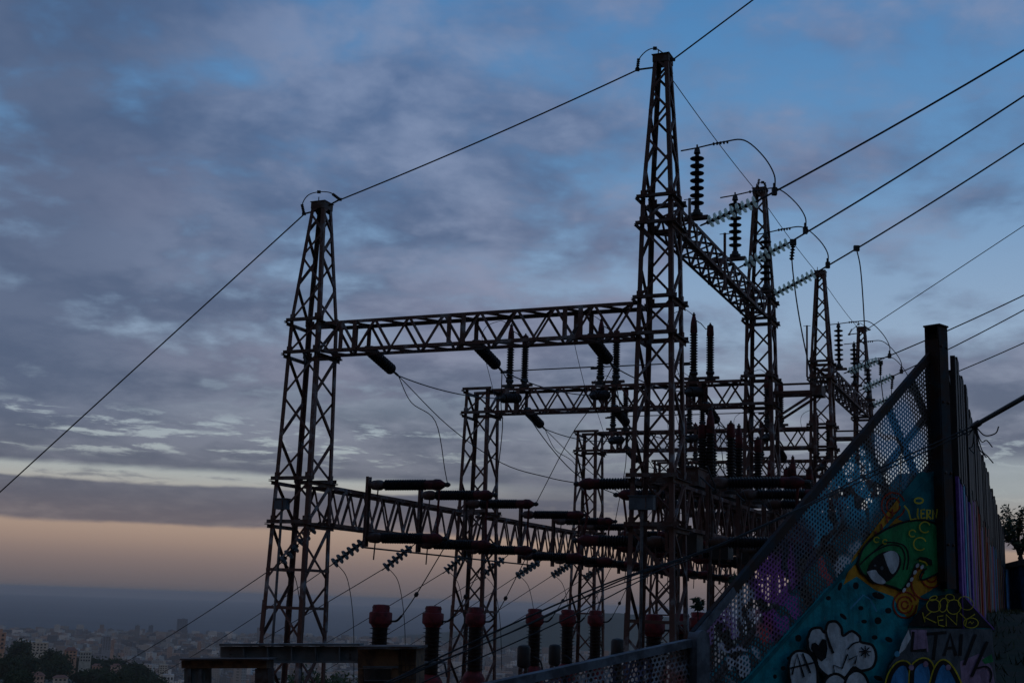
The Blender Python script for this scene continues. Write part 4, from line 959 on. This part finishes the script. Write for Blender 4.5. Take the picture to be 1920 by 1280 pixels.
# background fields
fill([(-150, 700), (20, 620), (130, 720), (240, 760), (270, 830), (330, 890), (330, 940), (290, 1060), (200, 1180), (190, 1285), (-680, 1285)], 'teal')
fill([(0, 520), (270, 170), (400, 12), (500, 30), (535, 90), (545, 420), (530, 650), (470, 720), (400, 760), (380, 860), (330, 890), (270, 830), (240, 760), (130, 720), (20, 640), (-60, 690)], 'orange')
fill([(275, 165), (400, 12), (500, 25), (535, 90), (542, 330), (300, 310), (270, 300)], 'deep_teal')
for cx, cy, r_ in ((240, 215, 40), (240, 215, 70), (310, 810, 20), (310, 810, 45), (310, 810, 70), (470, 640, 30), (470, 640, 60), (440, 680, 90)):
    stroke(ell(cx, cy, r_, r_ * 1.1, 18)[(0 if r_ < 80 else 3):], 9, 'red', 'painted_ring')
for i in range(7): stroke([(30 + i * 34, 500 - i * 44), (55 + i * 30, 520 - i * 40)], 10, 'red', 'painted_stripe')
fill(curve([(25, 560), (70, 460), (150, 385), (280, 325), (400, 305), (500, 330), (545, 420), (562, 520), (575, 700), (545, 720), (535, 600), (470, 640), (410, 655), (430, 600), (380, 560), (340, 650), (300, 725), (250, 705), (150, 670), (60, 620), (25, 560)], 3)[:-1], 'green', 'painted_head')
stroke([(25, 570), (60, 470), (150, 385), (280, 322), (400, 303), (500, 330), (540, 400)], 13, 'black', 'painted_outline')
stroke([(25, 560), (60, 625), (150, 672), (250, 706), (300, 728)], 10, 'black', 'painted_outline')
stroke([(540, 540), (535, 600), (470, 640), (410, 660), (402, 630), (440, 590)], 10, 'black', 'painted_outline')
for i, r_ in enumerate((0, 22)): stroke([(40 + r_, 570 - r_), (100 + r_, 510 - r_ * .8), (200, 455 - r_ * .8), (280 + r_, 460 - r_ * .3), (310 + r_, 520), (300 + r_, 600)], 8, 'black', 'painted_line')
fill(ell(185, 585, 118, 82, 24, -.75), 'black', 'painted_eye')
fill(curve([(180, 505), (225, 486), (262, 500), (275, 545), (262, 595), (233, 625), (205, 575), (180, 505)], 3)[:-1], 'white', 'painted_eye_white')
fill(curve([(80, 612), (130, 600), (150, 625), (195, 670), (170, 686), (120, 668), (80, 612)], 3)[:-1], 'white', 'painted_eye_white')
fill(ell(172, 590, 10, 12), 'grey', 'painted_glint'); fill(ell(130, 575, 8, 6), 'grey', 'painted_glint')
fill([(370, 545), (400, 535), (440, 560), (475, 575), (470, 540), (440, 525), (400, 522)], 'black', 'painted_mouth')
stroke([(395, 545), (430, 555), (445, 575)], 9, 'yellow', 'painted_lip')
stroke([(385, 560), (360, 620), (330, 680), (290, 730)], 16, 'black', 'painted_mouth')
for cx, cy in ((385, 575), (413, 583), (370, 615), (350, 658), (330, 690), (305, 722)): fill(ell(cx, cy, 10, 15, 8, .5), 'white', 'painted_tooth')
for cx, cy, r_ in ((355, 382, 20), (430, 345, 32), (400, 445, 38), (140, 420, 16), (190, 432, 13)): stroke(ell(cx, cy, r_, r_, 16)[2:], 7, 'yellow', 'painted_ring')
# name in yellow strokes: L I E R N
stroke(ell(393, 186, 26, 16, 16), 10, 'yellow', 'painted_ring', closed=True)
for q in ([(305, 215), (330, 245), (345, 300), (378, 292)], [(388, 232), (384, 270), (392, 296)], [(430, 238), (406, 242), (408, 292), (432, 288)], [(406, 266), (426, 262)], [(442, 296), (442, 240), (462, 244), (460, 264), (444, 268), (466, 296)], [(476, 296), (478, 240), (498, 290), (504, 236)]):
    stroke(q, 10, 'yellow', 'painted_letter', smooth=False)
stroke([(-20, 835), (60, 752), (100, 775), (140, 850)], 9, 'sky', 'painted_line', smooth=False)
for cx, cy, rx, ry, ro in ((150, 755, 40, 20, .3), (45, 830, 16, 14, 0), (210, 845, 20, 18, 0), (65, 910, 18, 12, 0), (148, 905, 22, 22, .4), (128, 1005, 18, 14, 0), (213, 1018, 24, 16, .5), (15, 695, 18, 22, 0), (-60, 880, 26, 12, .7), (-145, 920, 14, 16, 0), (-150, 770, 16, 14, 0), (-80, 700, 12, 26, .3), (150, 1250, 30, 14, .4), (-330, 1010, 20, 22, 0), (-310, 1100, 16, 12, 0), (-390, 1130, 10, 10, 0), (-420, 1190, 16, 14, 0), (-470, 1240, 12, 14, 0)):
    fill(ell(cx, cy, rx, ry, 12, ro), 'black', 'painted_spot')
# white bubble piece with circled A, heart and star
def blob(q, s=C4):
    c = curve(q + [q[0]], 4)[:-1]; fill(c, 'white', 'painted_bubble', s); stroke(c, 17, 'black', 'painted_outline', s, closed=True)
blob([(600, 1180), (615, 1110), (660, 1075), (730, 1090), (770, 1150), (785, 1230), (770, 1330), (640, 1330), (610, 1260)])
blob([(720, 1000), (745, 940), (800, 930), (830, 960), (850, 900), (900, 890), (935, 930), (945, 980), (1000, 950), (1050, 985), (1060, 1020), (1130, 1040), (1155, 1110), (1130, 1180), (1060, 1200), (1010, 1180), (950, 1250), (860, 1240), (790, 1180), (770, 1110), (730, 1070)])
blob([(810, 1330), (840, 1250), (900, 1220), (960, 1255), (985, 1330)])
blob([(950, 1330), (970, 1240), (1030, 1200), (1090, 1240), (1100, 1330)])
fill([(790, 1040), (815, 1000), (838, 1005), (848, 1060), (838, 1120), (810, 1142), (775, 1110), (745, 1060), (748, 1030), (770, 1022)], 'black', 'painted_heart', C4)
for q in ([(625, 1225), (655, 1095), (700, 1240)], [(610, 1185), (760, 1150)], [(690, 1090), (740, 1215)]): stroke(q, 11, 'black', 'painted_letter', C4, False)
stroke([(835, 940), (850, 1000), (885, 1090)], 13, 'black', 'painted_line', C4); stroke([(975, 1065), (1010, 1030), (1050, 1018)], 10, 'black', 'painted_line', C4)
stroke([(890, 1215), (885, 1165), (940, 1185), (975, 1095), (985, 1130), (1035, 1105), (1020, 1160)], 9, 'black', 'painted_line', C4, False)
for a in range(4): stroke([(1085 - 38 * math.cos(a * .785), 1080 - 38 * math.sin(a * .785)), (1085 + 38 * math.cos(a * .785), 1080 + 38 * math.sin(a * .785))], 8, 'black', 'painted_star', C4, False)
# black panel with yellow bubble letters, then the row below
fill([(330, 935), (400, 840), (470, 760), (640, 738), (830, 945), (835, 950)], 'black')
for cx, cy, rx, ry, ro in ((482, 815, 42, 38, .2), (540, 812, 26, 42, .2), (602, 822, 42, 44, .3), (675, 800, 48, 38, .5), (580, 765, 26, 18, .2), (480, 770, 24, 12, -.4)):
    stroke(ell(cx, cy, rx, ry, 18, ro), 5, 'yellow', 'painted_letter', closed=True)
for q in ([(415, 855), (430, 915), (425, 880)], [(470, 850), (428, 885), (498, 918)], [(540, 875), (505, 880), (512, 930), (548, 940)], [(508, 905), (540, 900)], [(558, 938), (556, 868), (620, 930), (622, 860)], [(640, 860), (680, 900), (730, 865)], [(680, 900), (672, 940)]): stroke(q, 6, 'yellow', 'painted_letter', smooth=False)
stroke(ell(706, 918, 44, 30, 18), 5, 'yellow', 'painted_ring', closed=True); stroke([(690, 920), (702, 910), (712, 925), (722, 912)], 4, 'yellow', 'painted_line', smooth=False)
fill([(330, 950), (832, 955), (860, 1290), (200, 1290), (215, 1180), (300, 1060)], 'grey')
fill([(640, 1150), (760, 1100), (830, 1180), (850, 1285), (650, 1285)], 'pink')
fill([(770, 1140), (830, 1105), (840, 1150), (790, 1165)], 'green')
fill([(345, 960), (440, 960), (450, 1090), (355, 1085)], 'pink')
for q in ([(360, 970), (352, 1085), (440, 1080)], [(440, 985), (560, 975)], [(500, 980), (480, 1140)], [(545, 1115), (582, 985), (618, 1115)], [(560, 1070), (608, 1066)], [(650, 985), (642, 1115)], [(735, 985), (665, 1170)], [(805, 1030), (710, 1240)]): stroke(q, 18, 'black', 'painted_letter', smooth=False)
stroke([(740, 1190), (800, 1180), (830, 1220), (820, 1275)], 10, 'black', 'painted_line')
for q in ([(205, 1300), (230, 1220), (280, 1165), (330, 1180), (360, 1300)], [(350, 1300), (360, 1190), (420, 1145), (465, 1180), (480, 1300)], [(470, 1300), (500, 1200), (540, 1155), (590, 1200), (640, 1300)]):
    c = curve(q, 4); stroke(q, 44, 'yellow', 'painted_halo'); fill(c, 'blue', 'painted_bubble'); stroke(q, 26, 'black', 'painted_outline')
for cx, cy in ((348, 1185), (435, 1165), (570, 1185)): fill(ell(cx, cy, 16, 18, 12), 'pink', 'painted_glint')
fill([(290, 1040), (330, 960), (345, 1010), (310, 1075), (270, 1110)], 'white') ; fill(ell(262, 1105, 16, 18), 'sky', 'painted_spot')

# ------------------------------------------------------------------ tall board fence running away to the right
bf = thing('board_fence', 'tall painted board fence with many posts running away to the right', 'fence', (PP.x, PP.y, -1))
FD = Vector((math.sin(.383), math.cos(.383), 0)); FN = Vector((FD.y, -FD.x, 0)); FT = 2.05
def fpost(k, s_, h, w_=.115):
    p = PP + FD * s_; t_ = MB()
    t_.channel((p.x, p.y, -1.2), (p.x, p.y, h), w_, .09, .012, FN if k else -FD)
    t_.box((p.x, p.y, h + .006), (w_ + .012, .13, .012), (WD, WN, ZV) if k == 0 else (FD, FN, ZV))
    return t_.build('post', 'post_metal', bf)
# corner post: an I section facing the viewer
cpst = MB()
for o_ in (-.05, .05): cpst.box(PP + WN * (o_ + .02) + ZV * (1.125 - PP.z), (.12, .012, 1.85), (WD, WN, ZV))
cpst.box(PP + WN * .02 + ZV * (1.125 - PP.z), (.014, .088, 1.85), (WD, WN, ZV)); cpst.box(PP + WN * .02 + ZV * (2.056 - PP.z), (.125, .13, .012), (WD, WN, ZV))
cpst.box(PP + WN * .02 + WD * .062 + ZV * (1.10 - PP.z), (.02, .10, 1.7), (WD, WN, ZV))
cpst.build('corner_post', 'rust_bar', bf)
for z in (.5, 1.0, 1.5, 1.9):
    for e in (-.035, .035): MB().lathe(PP + WD * e + WN * .075 + ZV * (z - PP.z), WN, [(0, .011), (.008, .011), (.012, .006)], 6).build('bolt', 'steel_dark', bf)
rngf = random.Random(21); bc = ['paint_purple', 'rusty', 'paint_sky', 'paint_pink', 'rust_bar', 'post_metal', 'paint_red', 'paint_red', 'paint_deep_teal', 'paint_black', 'paint_orange', 'rusty']
for k in range(1, 13): fpost(k, 1.82 * k, FT - .0, .1)
for k in range(12):
    for j in range(7):
        s_ = 1.82 * k + .13 + j * .245; p = PP + FD * (s_ + .11) + FN * (.125 + rngf.uniform(-.010, .010))
        top = FT - .26 - .06 * rngf.random() - .05 * math.sin(j * .5); bt = -.75 + .03 * s_
        mt = bc[rngf.randrange(len(bc))] if k > 0 else ['paint_purple', 'paint_purple', 'paint_sky', 'paint_purple', 'paint_pink', 'paint_sky', 'paint_purple'][j]
        MB().box((p.x, p.y, (top + bt) / 2 - .12), (.243, .022, top - bt - .3), (FD, FN, ZV)).build('board', mt, bf)
        MB().box((p.x, p.y, top - .32), (.244, .034, .62 + .4 * rngf.random()), (FD, FN, ZV)).build('board_top', 'post_metal', bf)
for z in (1.95, .2): MB().bar(PP + FD * .1 + ZV * (z - PP.z), PP + FD * 21.9 + ZV * (z - PP.z), .05, .05).build('rail', 'post_metal', bf)
# far blue wall beyond
fwl = thing('painted_wall', 'low blue and grey painted wall beyond the board fence at the right edge', 'wall', at(1915, 1140, 27))
p0, p1 = at(1893, 1140, 30), at(1990, 1140, 24); p0.z = p1.z = 0
d2 = (p1 - p0).normalized()
MB().box((p0 + p1) / 2 + ZV * .45, ((p1 - p0).length, .25, 1.4), (d2, Vector((-d2.y, d2.x, 0)), ZV)).build('wall_body', 'paint_blue', fwl)
MB().box((p0 + p1) / 2 + ZV * 1.2, ((p1 - p0).length + .1, .35, .12), (d2, Vector((-d2.y, d2.x, 0)), ZV)).build('coping', 'concrete', fwl)

# path and bank on the viewer's side
def path_sheet():
    m_ = MB(); rng = random.Random(4); ns, nl = 40, 16; vs = []
    for i in range(ns + 1):
        for j in range(nl + 1):
            s_ = -9 + i * 1.1; l_ = -.02 + j * .75
            p = PP + FD * s_ + FN * l_
            if s_ < 0: p = p + WD * 0
            d = p.y; z = -1.65 + .125 * max(0, d) if d < 13.6 else .05 + (d - 13.6) * .01
            if j > 3: z += .012 * (j - 3) ** 1.5
            vs.append((p.x, p.y, z + rng.uniform(-.03, .03)))
    m_.add(vs, [(i * (nl + 1) + j, i * (nl + 1) + j + 1, (i + 1) * (nl + 1) + j + 1, (i + 1) * (nl + 1) + j) for i in range(ns) for j in range(nl)])
    return m_.build('path_bank', 'grass_ground', smooth=True, kind='structure')
path_sheet()
# unseen hill slope added behind the viewer, steepened to block skylight
m_ = MB(); rng = random.Random(14); vs = []; na_ = 40; rs_ = [7, 10, 14, 20, 28, 40, 60, 95]
for r_ in rs_:
    for k in range(na_ + 1):
        a = math.radians(82 + 208 * k / na_); ez = -1.9 + (r_ - 7) * .95 * (.75 + .25 * math.sin(k * .9 + 1)) + rng.uniform(-.4, .4) * min(4, r_ * .15)
        vs.append((r_ * math.sin(a), r_ * math.cos(a), ez if r_ > 7 else -1.9))
m_.add(vs, [(i * (na_ + 1) + k, i * (na_ + 1) + k + 1, (i + 1) * (na_ + 1) + k + 1, (i + 1) * (na_ + 1) + k) for i in range(len(rs_) - 1) for k in range(na_)])
m_.build('sky_block_hill', 'grass_ground', smooth=True, kind='structure')
m_ = MB(); q = [(-9, -3), (12, -3), (12, 3), (PP + WN * .15 - WD * .6).to_tuple()[:2], (PP + WN * .15 + WD * 3.2).to_tuple()[:2], (-9, 4)]
vs = [(x, y, -1.75) for x, y in q]; m_.add(vs, [tuple(range(len(vs)))]); m_.build('path_ground', 'yard_ground', kind='structure')
gr = MB(); rng = random.Random(8)
for k in range(5200):
    s_, l_ = rng.uniform(.3, 15), rng.uniform(.12, 3.2); p = PP + FD * s_ + FN * l_; d = p.y
    z = (-1.65 + .125 * d if d < 13.6 else .05 + (d - 13.6) * .01) - .02; h = rng.uniform(.02, .11); a = rng.uniform(0, 6.3); wv = Vector((math.cos(a), math.sin(a), 0)) * .008; ln = Vector((rng.gauss(0, .04), rng.gauss(0, .04), h))
    q = Vector((p.x, p.y, z)); gr.add([q - wv, q + wv, q + ln], [(0, 1, 2)])
gr.build('grass', 'leaf', label='dark tufts of grass on the bank beside the fence', kind='stuff')
# leafy trees and sprigs near the right
def leafy(label, px0, px1, py_top, py_bot, y, seed, nl=260, leaf=.05, name='leafy_tree', cat='tree'):
    rng = random.Random(seed); bt = at((px0 + px1) / 2, py_bot, y); tp = at((px0 + px1) / 2, py_top, y); H = tp.z - bt.z; rx = (px1 - px0) / F * y / 2
    t = thing(name, label, cat, bt - ZV * .3); tr = MB(); lf_ = MB(); tips = []
    tr.tube([bt - ZV * .3, bt + ZV * H * .35 + AV * rx * .1, bt + ZV * H * .6], [H * .03, H * .022, H * .012], 6)
    for k in range(16):
        a = rng.uniform(0, 6.3); e = bt + Vector((math.cos(a) * rx * rng.uniform(.3, 1), math.sin(a) * rx * .8, H * rng.uniform(.5, 1.0))); st = bt + ZV * H * rng.uniform(.25, .55)
        tr.tube([st, st.lerp(e, .5) + ZV * H * .05, e], [H * .012, H * .008, H * .003], 5); tips.append((st, e))
    for k in range(nl):
        st, e = rng.choice(tips); c = st.lerp(e, rng.uniform(.45, 1.05)) + Vector((rng.gauss(0, .1), rng.gauss(0, .1), rng.gauss(0, .08))) * rx
        u = Vector((rng.gauss(0, 1), rng.gauss(0, 1), rng.gauss(0, .6))).normalized() * leaf; v = u.orthogonal().normalized() * leaf * .42
        lf_.add([c - u, c + v, c + u, c - v], [(0, 1, 2, 3)])
    tr.build('trunk', 'bark', t); lf_.build('crown', 'leaf', t)
leafy('dark leafy tree rising behind the far end of the board fence', 1862, 1962, 948, 1100, 30, 3, 1100, .065)
leafy('leafy sprig behind the edge of the steep mesh panel', 1362, 1392, 1076, 1130, 17, 5, 120, .05, 'leafy_sprig', 'plant')
leafy('small leafy sprig beside the red transformer behind the fence post', 1293, 1322, 1118, 1165, 14, 6, 90, .04, 'leafy_sprig', 'plant')

# ------------------------------------------------------------------ cables in front of the fence
K0, K1 = at(1925, 742, 6.6), at(1828, 797, 7.4)
wire('thick black overhead cable coming in from the right edge', [K0 + (K0 - K1) * 3, K0, K1], .014, 'cable', 'cable', n=8)
bun = smooth_path([K1, at(1640, 882, 7.3), at(1500, 952, 6.9), at(1330, 1028, 6.6), at(1160, 1085, 6.4), at(985, 1158, 6.3), at(760, 1262, 6.2), at(560, 1362, 6.1)], 8)
wire('thin black cable crossing in front of the mesh panel', bun, .0048, 'cable', 'cable')
wire('second thin cable twisted along the first before the mesh panel', smooth_path([K1 - ZV * .02, at(1640, 890, 7.3), at(1500, 955, 6.9), at(1330, 1031, 6.6), at(1165, 1087, 6.4), at(1000, 1166, 6.3), at(830, 1238, 6.2), at(640, 1320, 6.1)], 8), .0042, 'cable', 'cable')
wire('third cable fanning lower left from the bundle', smooth_path([at(1290, 1050, 6.6), at(1100, 1118, 6.4), at(940, 1192, 6.3), at(780, 1256, 6.2), at(600, 1330, 6.1)], 8), .0032, 'cable', 'cable')
wire('lowest cable fanning lower left before the red heads', smooth_path([at(1230, 1072, 6.6), at(1080, 1150, 6.4), at(940, 1215, 6.3), at(800, 1275, 6.2), at(700, 1325, 6.1)], 8), .0032, 'cable', 'cable')
wire('thin loose cable end drooping at the fence clamp', smooth_path([K1, K1 + AV * .05 - ZV * .06, K1 + AV * .11 - ZV * .05, K1 + AV * .13 - ZV * .01], 6), .004, 'cable', 'cable')
cl = thing('cable_clamp', 'cluster of cable clamps and coiled ends on the fence at the thick cable', 'clamp', K1)
MB().lathe(K1, K0 - K1, [(-.05, .008), (-.03, .018), (.06, .02), (.09, .015)], 10).build('sleeve', 'fitting', cl, True)
for k in range(5):
    e = K1 + Vector((rng.uniform(-.12, .06), rng.uniform(-.05, .1), rng.uniform(-.22, 0))); MB().tube(smooth_path([K1, K1.lerp(e, .5) - ZV * .05, e, e + AV * .03 - ZV * .04], 5), .0035, 5).build('cable_end', 'wire', cl)

# ------------------------------------------------------------------ foreground gantry with rusty box
gt = thing('steel_gantry', 'grey steel beam on stub columns in front of the left tower', 'gantry', at(540, 1290, 17))
def face(px0, py0, px1, py1, y, th, name, mat, par):
    """a block facing the viewer whose front spans those photo pixels"""
    a, b_, c, d = at(px0, py0, y), at(px1, py0, y), at(px1, py1, y), at(px0, py1, y); e = Vector((.12, 1, 0)).normalized() * th
    return MB().add([a, b_, c, d, a + e, b_ + e, c + e, d + e], [(3, 2, 1, 0), (4, 5, 6, 7), (0, 1, 5, 4), (1, 2, 6, 5), (2, 3, 7, 6), (3, 0, 4, 7)]).build(name, mat, par)
face(413, 1211, 672, 1238, 17.0, .05, 'beam_web', 'grey_beam', gt); face(411, 1206, 674, 1210, 16.9, .25, 'beam_flange', 'grey_beam', gt); face(411, 1238.4, 674, 1242, 16.9, .25, 'beam_flange', 'grey_beam', gt)
for px in (455, 500, 545, 590, 635): face(px, 1211, px + 2.5, 1238, 16.93, .06, 'stiffener', 'grey_beam', gt)
for px in (430, 655):
    for py in (1217, 1224, 1231): face(px, py, px + 3, py + 3, 16.975, .02, 'bolt_head', 'steel_dark', gt)
g2 = thing('steel_gantry', 'lower rusty beam and column left of the grey beam', 'gantry', at(400, 1300, 16.4))
face(340, 1237, 500, 1252, 16.4, .3, 'beam', 'rusty', g2); face(337, 1234, 502, 1236.6, 16.3, .4, 'cap_plate', 'steel_dark', g2)
face(345, 1252.5, 384, 1330, 16.45, .25, 'column', 'grey_beam', g2); face(478, 1253, 503, 1330, 16.45, .25, 'column', 'steel_dark', g2); face(352, 1253, 358, 1330, 16.40, .03, 'column_flange', 'galv', g2); face(372, 1253, 378, 1330, 16.40, .03, 'column_flange', 'galv', g2)
rb = thing('rusty_box', 'rusty sheet metal box with open front at the end of the grey beam', 'box', at(725, 1290, 16.7))
face(671, 1216, 747, 1252, 16.75, .05, 'upper_panel', 'rusty', rb); face(669, 1211, 782, 1215.6, 16.6, .75, 'lid', 'steel_dark', rb)
face(671, 1252.5, 680, 1330, 16.75, .06, 'side_post', 'rusty', rb); face(680.5, 1248, 746, 1251, 16.70, .04, 'ledge', 'galv', rb)
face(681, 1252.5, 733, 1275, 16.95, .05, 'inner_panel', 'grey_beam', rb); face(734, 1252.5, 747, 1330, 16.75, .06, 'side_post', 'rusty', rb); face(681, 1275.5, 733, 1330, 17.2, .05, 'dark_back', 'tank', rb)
face(747.5, 1216, 780, 1330, 16.78, .6, 'side_panel', 'rusty', rb)
for k in range(6): face(748, 1222 + k * 12, 780, 1223 + k * 12, 16.765, .01, 'grille_bar', 'steel_dark', rb)
for k in range(4): face(752 + k * 8, 1217, 753 + k * 8, 1300, 16.772, .01, 'grille_bar', 'steel_dark', rb)
face(781, 1240, 835, 1243, 18.5, .1, 'shelf_bar', 'galv', rb) 
# ------------------------------------------------------------------ haze over the plain
n_ = bpy.data.materials.new('haze_air'); n_.use_nodes = True; tn = n_.node_tree; tn.nodes.clear()
pv = tn.nodes.new('ShaderNodeVolumePrincipled'); pv.inputs['Color'].default_value = (.95, .90, .86, 1); pv.inputs['Density'].default_value = 8e-5; pv.inputs['Anisotropy'].default_value = 0
on = tn.nodes.new('ShaderNodeOutputMaterial'); tn.links.new(pv.outputs[0], on.inputs['Volume']); M['haze_air'] = n_
MB().box((0, 0, (-168 + 16) / 2), (61000, 61000, 184)).build('haze', 'haze_air', kind='stuff', label='pale bluish haze over the city and the sea')
